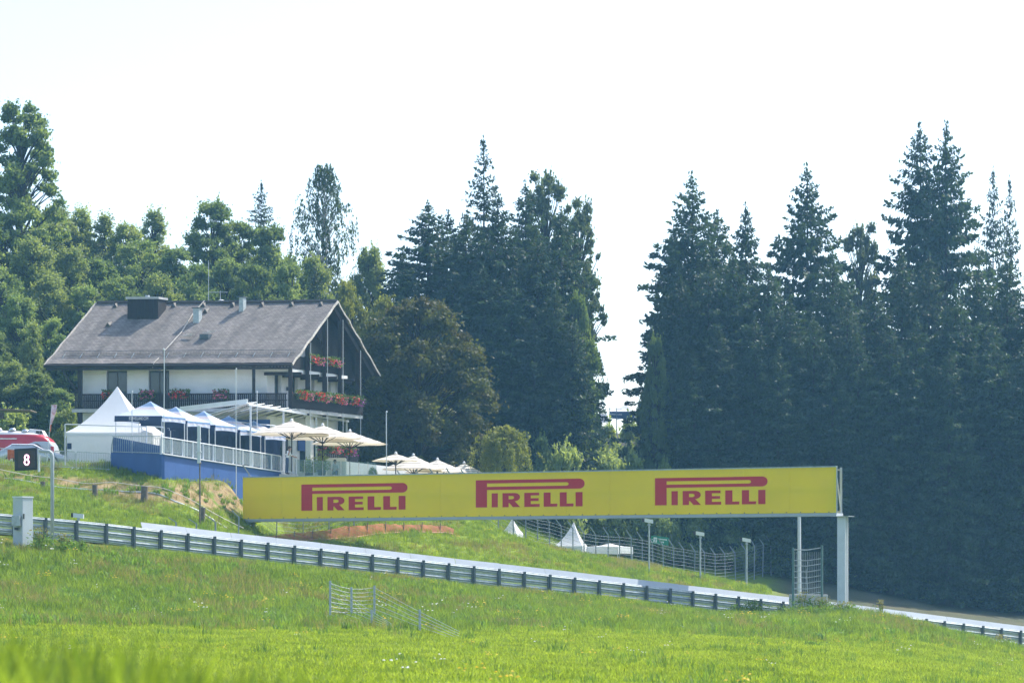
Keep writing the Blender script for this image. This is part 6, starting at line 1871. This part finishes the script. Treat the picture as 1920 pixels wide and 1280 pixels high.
# ------------------------------------------------------------------ people
def person(name, base, H, J, label, shirt, legs='jeans', yaw=0.0, hair='hair'):
    """J: joints in metres (x right, y back, z up) in the pose; one skinned body"""
    s = H / 1.75
    R_ = {'pelvis': .15, 'waist': .135, 'chest': .165, 'neckb': .075, 'neck': .055, 'head': .085, 'crown': .075,
          'shl': .085, 'shr': .085, 'ell': .05, 'elr': .05, 'wrl': .034, 'wrr': .034, 'pal': .035, 'par': .035,
          'hipl': .105, 'hipr': .105, 'knl': .068, 'knr': .068, 'anl': .045, 'anr': .045, 'tol': .035, 'tor': .035}
    edges = [('pelvis', 'waist'), ('waist', 'chest'), ('chest', 'neckb'), ('neckb', 'neck'), ('neck', 'head'), ('head', 'crown'), ('chest', 'shl'), ('chest', 'shr'), ('shl', 'ell'), ('ell', 'wrl'), ('wrl', 'pal'),
             ('shr', 'elr'), ('elr', 'wrr'), ('wrr', 'par'), ('pelvis', 'hipl'), ('pelvis', 'hipr'), ('hipl', 'knl'), ('knl', 'anl'), ('anl', 'tol'), ('hipr', 'knr'), ('knr', 'anr'), ('anr', 'tor')]
    names = list(R_); pos = {k: Vector(J[k]) * s for k in names}
    for sd in 'lr':       # fingers
        w_ = pos['wr' + sd]; pa_ = pos['pa' + sd]; d = (pa_ - w_).normalized(); side = d.cross(Vector((0, 1, .2))).normalized()
        for i, (o, ln) in enumerate(((-.030, .070), (-.010, .080), (.010, .075), (.028, .060))):
            a = 'f%s%d' % (sd, i); b = a + 't'
            pos[a] = pa_ + side * o * s + d * ln * .5 * s; pos[b] = pos[a] + (d * .8 + Vector((0, .3, -.4))).normalized() * ln * .5 * s
            R_[a] = .010; R_[b] = .008; names += [a, b]; edges += [('pa' + sd, a), (a, b)]
        a = 't' + sd; pos[a] = w_.lerp(pa_, .5) - side * .045 * s + d * .03 * s; R_[a] = .011; names.append(a); edges.append(('wr' + sd, a))
    me_ = bpy.data.meshes.new('skeleton'); me_.from_pydata([pos[k] for k in names], [(names.index(a), names.index(b)) for a, b in edges], [])
    tmp = bpy.data.objects.new('tmp', me_); COL.objects.link(tmp)
    sk = tmp.modifiers.new('s', 'SKIN'); sk.use_smooth_shade = True
    for i, k in enumerate(names):
        v = me_.skin_vertices[0].data[i]; v.radius = (R_[k] * s * (1.25 if k in ('chest', 'waist', 'pelvis') else 1), R_[k] * s * (.8 if k in ('chest', 'waist', 'pelvis') else 1)); v.use_root = (k == 'pelvis')
    tmp.modifiers.new('u', 'SUBSURF').levels = 2; tmp.modifiers['u'].render_levels = 2
    dg = bpy.context.evaluated_depsgraph_get(); dg.update()
    bm_ = bpy.data.meshes.new_from_object(tmp.evaluated_get(dg)); bm_.name = 'body'
    bpy.data.objects.remove(tmp)
    for m_ in ('skin', shirt, legs, 'shoe'): bm_.materials.append(M[m_])
    zone = {'shirt': [('waist', 'chest'), ('pelvis', 'waist'), ('chest', 'shl'), ('chest', 'shr'), ('shl', 'ell'), ('shr', 'elr'), ('chest', 'neckb')], 'legs': [('pelvis', 'hipl'), ('pelvis', 'hipr'), ('hipl', 'knl'), ('knl', 'anl'), ('hipr', 'knr'), ('knr', 'anr')], 'shoe': [('anl', 'tol'), ('anr', 'tor')]}
    def dist(p, a, b):
        ab = b - a; t = max(0, min(1, (p - a).dot(ab) / max(1e-9, ab.length_squared))); return (p - a - ab * t).length
    segs = [(pos[a], pos[b], 1 if (a, b) in zone['shirt'] else 2 if (a, b) in zone['legs'] else 3 if (a, b) in zone['shoe'] else 0) for a, b in edges]
    for f in bm_.polygons:
        c = f.center; f.material_index = min(segs, key=lambda q: dist(c, q[0], q[1]))[2]
    t = thing(name, label, 'person', base); t.rotation_euler = (0, 0, yaw)
    o = bpy.data.objects.new('body', bm_); COL.objects.link(o); o.parent = t
    hd = pos['head']; fd_ = Vector((1, -.25, -.1)).normalized()
    mb = MB(); mb.lathe((0, 0, 0), [(.02, .115), (.06, .10), (.095, .05), (.105, 0), (.10, -.05), (.07, -.08)], 12)
    mb.v = [tuple(Vector(v) * s + hd + Vector((-.03, .02, .055)) * s) for v in mb.v]
    ob = mb.build('hair', hair, None); ob.parent = t; ob.location = (0, 0, 0)
    mb = MB(); mb.tube([hd + fd_ * .085 * s + Vector((0, 0, .02)) * s, hd + fd_ * .112 * s + Vector((0, 0, -.015)) * s], [.010 * s, .016 * s], 6); ob = mb.build('nose', 'skin', None); ob.parent = t; ob.location = (0, 0, 0)
    for sd in (-1, 1):
        e = hd + fd_ * .088 * s + Vector((.02, .035 * sd, .03)) * s
        mb = MB(); mb.lathe(e, [(.002, -.008), (.012, 0), (.002, .008)], 6); ob = mb.build('eye', 'black', None); ob.parent = t; ob.location = (0, 0, 0)
    mb = MB(); e = hd + fd_ * .09 * s + Vector((0, 0, -.05)) * s; mb.bar(e + Vector((0, -.02, 0)), e + Vector((0, .02, 0)), .012); ob = mb.build('mouth', 'red_print', None); ob.parent = t; ob.location = (0, 0, 0)
    return t
J1 = dict(pelvis=(-.05, 0, .95), waist=(-.03, 0, 1.08), chest=(.02, 0, 1.32), neckb=(.06, 0, 1.47), neck=(.09, 0, 1.53), head=(.13, 0, 1.62), crown=(.13, 0, 1.70),
          shl=(.02, .17, 1.40), shr=(.02, -.17, 1.40), ell=(.20, .24, 1.18), wrl=(.42, .22, 1.10), pal=(.50, .20, 1.08), elr=(.02, -.30, 1.16), wrr=(.12, -.24, 1.40), par=(.14, -.19, 1.48),
          hipl=(-.05, .10, .90), hipr=(-.05, -.10, .90), knl=(-.02, .11, .50), knr=(-.10, -.11, .50), anl=(-.06, .11, .08), anr=(-.14, -.11, .08), tol=(.10, .12, .04), tor=(.04, -.12, .04))
pb1 = P(540, 889, 179.6)
person('person', Vector((pb1.x, pb1.y, pb1.z)), 1.74, J1, 'standing person in white shirt and jeans with a hand raised to the face', 'shirt_white')
mb = MB(); mb.box(pb1.x - .5, pb1.x + .6, pb1.y - .5, pb1.y + .6, pb1.z - .8, pb1.z); tag(mb.build('landing_step', 'concrete', origin=(pb1.x, pb1.y, pb1.z - .8)), 'concrete landing under the standing guest at the railing end', 'step')
J2 = dict(pelvis=(0, 0, .50), waist=(0, .02, .64), chest=(.02, .02, .88), neckb=(.03, 0, 1.03), neck=(.04, 0, 1.09), head=(.06, 0, 1.18), crown=(.06, 0, 1.26),
          shl=(.19, .02, .96), shr=(-.17, .02, .96), ell=(.27, -.05, .72), wrl=(.20, -.28, .66), pal=(.16, -.36, .66), elr=(-.25, -.05, .72), wrr=(-.14, -.28, .66), par=(-.10, -.36, .66),
          hipl=(.10, -.03, .50), hipr=(-.10, -.03, .50), knl=(.12, -.42, .50), knr=(-.12, -.42, .50), anl=(.12, -.42, .08), anr=(-.12, -.42, .08), tol=(.13, -.55, .04), tor=(-.13, -.55, .04))
pb2 = P(627, 900, 183.6)
person('person', Vector((pb2.x, pb2.y, pb2.z)), 1.74, J2, 'seated person in a pale grey shirt behind the glass balustrade', 'shirt_grey', yaw=0)
ch2 = thing('chair', 'plain dark chair under the seated guest', 'chair', pb2)
mb = MB(); mb.box(pb2.x - .22, pb2.x + .22, pb2.y - .22, pb2.y + .22, pb2.z + .37, pb2.z + .41); mb.build('seat', 'wood_dark', ch2)
mb = MB(); mb.box(pb2.x - .22, pb2.x + .22, pb2.y + .20, pb2.y + .23, pb2.z + .41, pb2.z + .85); mb.build('backrest', 'wood_dark', ch2)
for sx in (-.2, .2):
    for sy in (-.2, .2):
        mb = MB(); mb.bar((pb2.x + sx, pb2.y + sy, pb2.z - .3), (pb2.x + sx, pb2.y + sy, pb2.z + .37), .04); mb.build('leg', 'wood_dark', ch2)

# ------------------------------------------------------------------ weeds and bushes near the gantry
def weed(px, ytop, d, hw, label, m='weed', n=500, leaf=.2, stalks=False):
    b = G(px, d); h = max(.25, P(px, ytop, d).z - b.z); r = hw * d / F
    t = thing('weed_clump', label, 'plant', b, 'tall weeds on the bank')
    ns = max(8, n // 14); sx = rng.normal(size=ns) * r * .55; sy = rng.normal(size=ns) * r * .55; sh_ = rng.uniform(.35, 1.1, ns) * h; lx = rng.normal(size=ns) * .18 * h; ly = rng.normal(size=ns) * .18 * h
    ids = rng.integers(0, ns, n); u = rng.uniform(0, 1, n)
    cc = np.stack([sx[ids] + lx[ids] * u + rng.normal(size=n) * .09, sy[ids] + ly[ids] * u + rng.normal(size=n) * .09, u * sh_[ids]], 1)
    v, f = leaf_quads(cc, leaf * .75, aspect=.4); o = bpy.data.objects.new('foliage', mesh_np('foliage', v, f, m)); COL.objects.link(o); o.parent = t
    mb = MB()
    for k in range(9):
        e = Vector((random.uniform(-r, r) * .6, random.uniform(-r, r) * .6, h * random.uniform(.8, 1.15))); mb.tube([b, b + e], .012, 4)
    mb.build('stem', 'leaf_willow', t)
    if stalks:
        cc = np.stack([rng.normal(size=120) * r * .35, rng.normal(size=120) * r * .35, rng.uniform(h * .75, h * 1.25, 120)], 1)
        v, f = leaf_quads(cc, .09); o = bpy.data.objects.new('seed_heads', mesh_np('seed_heads', v, f, 'grass_dry')); COL.objects.link(o); o.parent = t
for px, yt, d, hw, lab, n, st in ((1412, 1126, 152, 17, 'dark green weed clump before the guardrail left of the mesh gate', 700, False), (1505, 1118, 154, 18, 'tall green weeds covering the concrete block', 800, True), (1540, 1125, 153.5, 22, 'broad weeds between the mesh gate and the gantry column', 900, True),
                                  (1470, 1136, 152, 24, 'low weeds left of the concrete block', 900, False), (1580, 1132, 151, 30, 'wide weed patch in front of the gantry column', 1300, True), (1525, 1136, 150, 34, 'wide dark weed patch in front of the mesh gate', 1500, False), (1380, 1134, 152, 20, 'dark weeds on the bank brow farthest from the gantry column', 700, False), (1652, 1132, 155, 7, 'single tall brown-tipped weed right of the gantry column', 200, True), (1522, 1219, 112, 17, 'dark leafy weed on the lawn at the lower right', 350, False),
                                  (1720, 1163, 158, 12, 'broad-leaved weed below the white sheet at the right', 350, False), (1875, 1196, 160, 10, 'pale thistle clump by the guardrail at the right', 350, True), (1303, 1078, 190, 9, 'small bright bush on the hump beside the middle camera pole', 400, False),
                                  (75, 998, 131, 22, 'yellowish weeds at the foot of the number panel pole', 600, True), (120, 1006, 131.5, 18, 'tangled weeds right of the number panel pole', 600, True), (500, 1072, 139, 10, 'bushy green weed on the bank below the guardrail', 300, False),
                                  (150, 1012, 132, 14, 'green weed clump below the small track camera', 400, False), (1590, 1140, 152, 14, 'grassy weeds at the foot of the gantry column', 500, True), (1440, 1150, 149, 14, 'dark weeds on the bank brow below the guardrail end', 500, False)):
    weed(px, yt, d, hw, lab, 'weed', n, .2 if d > 120 else .16, st)

# ------------------------------------------------------------------ grass (uncountable): tufts instanced over the ground
proto_col = bpy.data.collections.new('tuft_kinds')
def tuft(idx, n, h, rad, wid, m, lean=.35, flower=None, fl_n=0, fl_s=.05):
    vv = []; ff = []; mi = []
    for k in range(n):
        a = random.uniform(0, 6.28); r = rad * math.sqrt(random.random()); x, y = r * math.cos(a), r * math.sin(a)
        hh = h * random.uniform(.55, 1.15); b = random.uniform(0, 6.28); l = lean * hh * random.uniform(.3, 1.2); dx, dy = math.cos(b) * l, math.sin(b) * l
        c = random.uniform(0, 6.28); wx, wy = math.cos(c) * wid / 2, math.sin(c) * wid / 2
        o = len(vv)
        vv += [(x - wx, y - wy, -.03), (x + wx, y + wy, -.03), (x + dx * .4 + wx * .8, y + dy * .4 + wy * .8, hh * .6), (x + dx * .4 - wx * .8, y + dy * .4 - wy * .8, hh * .6), (x + dx, y + dy, hh)]
        ff += [(o, o + 1, o + 2, o + 3), (o + 3, o + 2, o + 4)]; mi += [0, 0]
    for k in range(fl_n):
        a = random.uniform(0, 6.28); r = rad * math.sqrt(random.random()); z = h * random.uniform(.8, 1.2); x, y = r * math.cos(a), r * math.sin(a); o = len(vv)
        s_ = fl_s * random.uniform(.7, 1.3); t1, t2 = random.uniform(-.5, .5), random.uniform(-.5, .5)
        vv += [(x - s_, y - s_, z - s_ * t1), (x + s_, y - s_, z + s_ * t2), (x + s_, y + s_, z + s_ * t1), (x - s_, y + s_, z - s_ * t2), (x, y, z + s_ * .8)]
        ff += [(o, o + 1, o + 4), (o + 1, o + 2, o + 4), (o + 2, o + 3, o + 4), (o + 3, o, o + 4)]; mi += [1] * 4
    me_ = bpy.data.meshes.new('tuft_%d' % idx); me_.from_pydata(vv, [], ff); me_.materials.append(M[m])
    if flower: me_.materials.append(M[flower])
    me_.polygons.foreach_set('material_index', mi)
    o = bpy.data.objects.new('tuft_%d' % idx, me_); proto_col.objects.link(o)
tuft(0, 30, .07, .28, .022, 'grass_lawn', .9)
tuft(1, 24, .11, .26, .020, 'grass_lawn', .6)
tuft(2, 22, .30, .22, .020, 'grass_tall', .5)
tuft(3, 18, .32, .20, .014, 'grass_dry', .5)
tuft(4, 14, .30, .22, .020, 'grass_tall', .5, 'petal_yellow', 7, .020)
tuft(5, 16, .34, .24, .020, 'grass_tall', .5, 'petal_white', 4, .020)
tuft(6, 18, .26, .22, .060, 'weed', .8)
tuft(7, 20, .30, .22, .022, 'grass_blue', .6)

pts = []; scl = []; kin = []
def scatter(n, d0, d1, px0, px1, fn):
    """n points, uniform in area over the wedge between two distances"""
    d = np.sqrt(rng.uniform(d0 ** 2, d1 ** 2, n)); px = rng.uniform(px0, px1, n); x = (px - 960) / F * d
    z = gz_arr(x, d); k, s, keep = fn(px, d, x, z)
    pts.append(np.stack([x, d, z], 1)[keep]); scl.append(s[keep]); kin.append(k[keep])
def rail_d(px): return np.interp(px, RAIL_PX, RAIL_D)
def fg(px, d, x, z):
    n = len(px); py = HY - z / d * F
    foot = np.interp(px, [-100, 0, 640, 1200, 1600, 1920], [106, 108, 114, 128, 140, 155])
    bank = sm(d + 10 * (fbm(x * .25, d * .15, 21) - .5), foot - 14, foot + 10)                     # 0 lawn, 1 bank
    r = rng.random(n); n1 = fbm(x * .35, d * .22, 9); n2 = fbm(x * .8, d * .5, 4); n3 = fbm(x * .16, d * .08, 6)
    k = np.where(r < .35 + .6 * (n2 - .3), 0, 1)
    k = np.where((n1 > .62) & (r > .965), 7, k); k = np.where((r > .9992), 4, k); k = np.where(r < .0004, 5, k)
    kb = np.where(r < .60, 2, np.where(r < .80, 7, 1))
    kb = np.where((n1 + n3 * .5 > .735) & (r < .45), 3, kb); kb = np.where((n2 > .68) & (r > .95), 4, kb); kb = np.where(r > .998, 5, kb); kb = np.where((n2 < .40) & (r < .3), 6, kb)
    k = np.where(rng.random(n) < bank, kb, k)
    s = rng.uniform(.6, 1.5, n) * (1 + .35 * bank * (n2 - .3))
    # taller fringe along the rail foot
    fr = sm(d, rail_d(px) - 7, rail_d(px) - 1.5); s = s * (1 - .55 * fr)
    keep = d < rail_d(px) - .25
    return k, s, keep
scatter(135000, 42, 176, -60, 1990, fg)
def far(px, d, x, z):
    n = len(px); r = rng.random(n); n1 = fbm(x * .4, d * .3, 12); n2 = fbm(x * .9, d * .6, 14)
    k = np.where(r < .45, 1, np.where(r < .75, 0, 2)); k = np.where((n1 > .60) & (r > .55), 3, k); k = np.where((n2 > .66) & (r > .93), 4, k); k = np.where((n2 < .35) & (r < .25), 7, k)
    dmk = dirt_mask(x, d, z)
    k = np.where(dmk > .4, np.where(r < .5, 3, np.where(r < .7, 2, 6)), k)
    rd_ = rail_d(px)
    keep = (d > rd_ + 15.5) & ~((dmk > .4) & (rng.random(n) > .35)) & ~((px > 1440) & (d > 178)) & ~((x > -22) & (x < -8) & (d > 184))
    # keep the terrace, tent and coach floors clear
    keep &= ~((px < 530) & (d > 175))
    s = rng.uniform(.7, 1.3, n)
    return k, s, keep
scatter(60000, 150, 222, -60, 1500, far)
def near(px, d, x, z):
    n = len(px); r = rng.random(n); k = np.where(r < .45, 2, np.where(r < .85, 1, 7))
    lim = np.interp(px, [-500, 0, 500, 800, 1100], [1.0, 1.0, .78, .40, .0])
    s = rng.uniform(.75, 1.15, n) * (.4 + 2.4 * lim)
    return k, s, lim > .05
scatter(2600, 7.5, 13, -500, 1300, near)
PT = np.concatenate(pts); SC = np.concatenate(scl).astype(np.float32); KI = np.concatenate(kin).astype(np.int32)
gme = bpy.data.meshes.new('grass'); gme.vertices.add(len(PT)); gme.vertices.foreach_set('co', PT.astype(np.float32).ravel())
a_ = gme.attributes.new('ts', 'FLOAT', 'POINT'); a_.data.foreach_set('value', SC)
a_ = gme.attributes.new('tk', 'INT', 'POINT'); a_.data.foreach_set('value', KI)
a_ = gme.attributes.new('tr', 'FLOAT', 'POINT'); a_.data.foreach_set('value', rng.uniform(0, 6.28, len(PT)).astype(np.float32))
gme.update()
gro = bpy.data.objects.new('grass', gme); COL.objects.link(gro)
tag(gro, 'green meadow grass with wildflowers covering the slopes', 'grass', kind='stuff')
ng = bpy.data.node_groups.new('grass_tufts', 'GeometryNodeTree')
ng.interface.new_socket('Geometry', in_out='INPUT', socket_type='NodeSocketGeometry'); ng.interface.new_socket('Geometry', in_out='OUTPUT', socket_type='NodeSocketGeometry')
gi = ng.nodes.new('NodeGroupInput'); go = ng.nodes.new('NodeGroupOutput')
ci = ng.nodes.new('GeometryNodeCollectionInfo'); ci.inputs['Collection'].default_value = proto_col; ci.inputs['Separate Children'].default_value = True; ci.inputs['Reset Children'].default_value = True
ip = ng.nodes.new('GeometryNodeInstanceOnPoints'); ip.inputs['Pick Instance'].default_value = True
def na(nm, t):
    x = ng.nodes.new('GeometryNodeInputNamedAttribute'); x.data_type = t; x.inputs['Name'].default_value = nm; return x.outputs['Attribute']
ng.links.new(gi.outputs[0], ip.inputs['Points']); ng.links.new(ci.outputs[0], ip.inputs['Instance']); ng.links.new(na('tk', 'INT'), ip.inputs['Instance Index'])
cxyz = ng.nodes.new('ShaderNodeCombineXYZ'); ng.links.new(na('tr', 'FLOAT'), cxyz.inputs['Z'])
e2r = ng.nodes.new('FunctionNodeEulerToRotation'); ng.links.new(cxyz.outputs[0], e2r.inputs[0]); ng.links.new(e2r.outputs[0], ip.inputs['Rotation'])
ng.links.new(na('ts', 'FLOAT'), ip.inputs['Scale']); ng.links.new(ip.outputs[0], go.inputs[0])
gro.modifiers.new('tufts', 'NODES').node_group = ng

# ------------------------------------------------------------------ haze
mb = MB(); mb.box(-470, 470, -100, 720, -45, 62)
hz_ = mb.build('haze', None); tag(hz_, None, None, kind='stuff')
hm = bpy.data.materials.new('veil_haze'); hm.use_nodes = True
hn = hm.node_tree.nodes; hn.clear()
ho = hn.new('ShaderNodeOutputMaterial'); hv = hn.new('ShaderNodeVolumePrincipled')
hv.inputs['Color'].default_value = (.27, .61, 1.0, 1); hv.inputs['Density'].default_value = .00032; hv.inputs['Anisotropy'].default_value = .2  # thin blue volume added mainly for lens veil and lifted blacks
hm.node_tree.links.new(hv.outputs[0], ho.inputs['Volume'])
hz_.data.materials.append(hm)
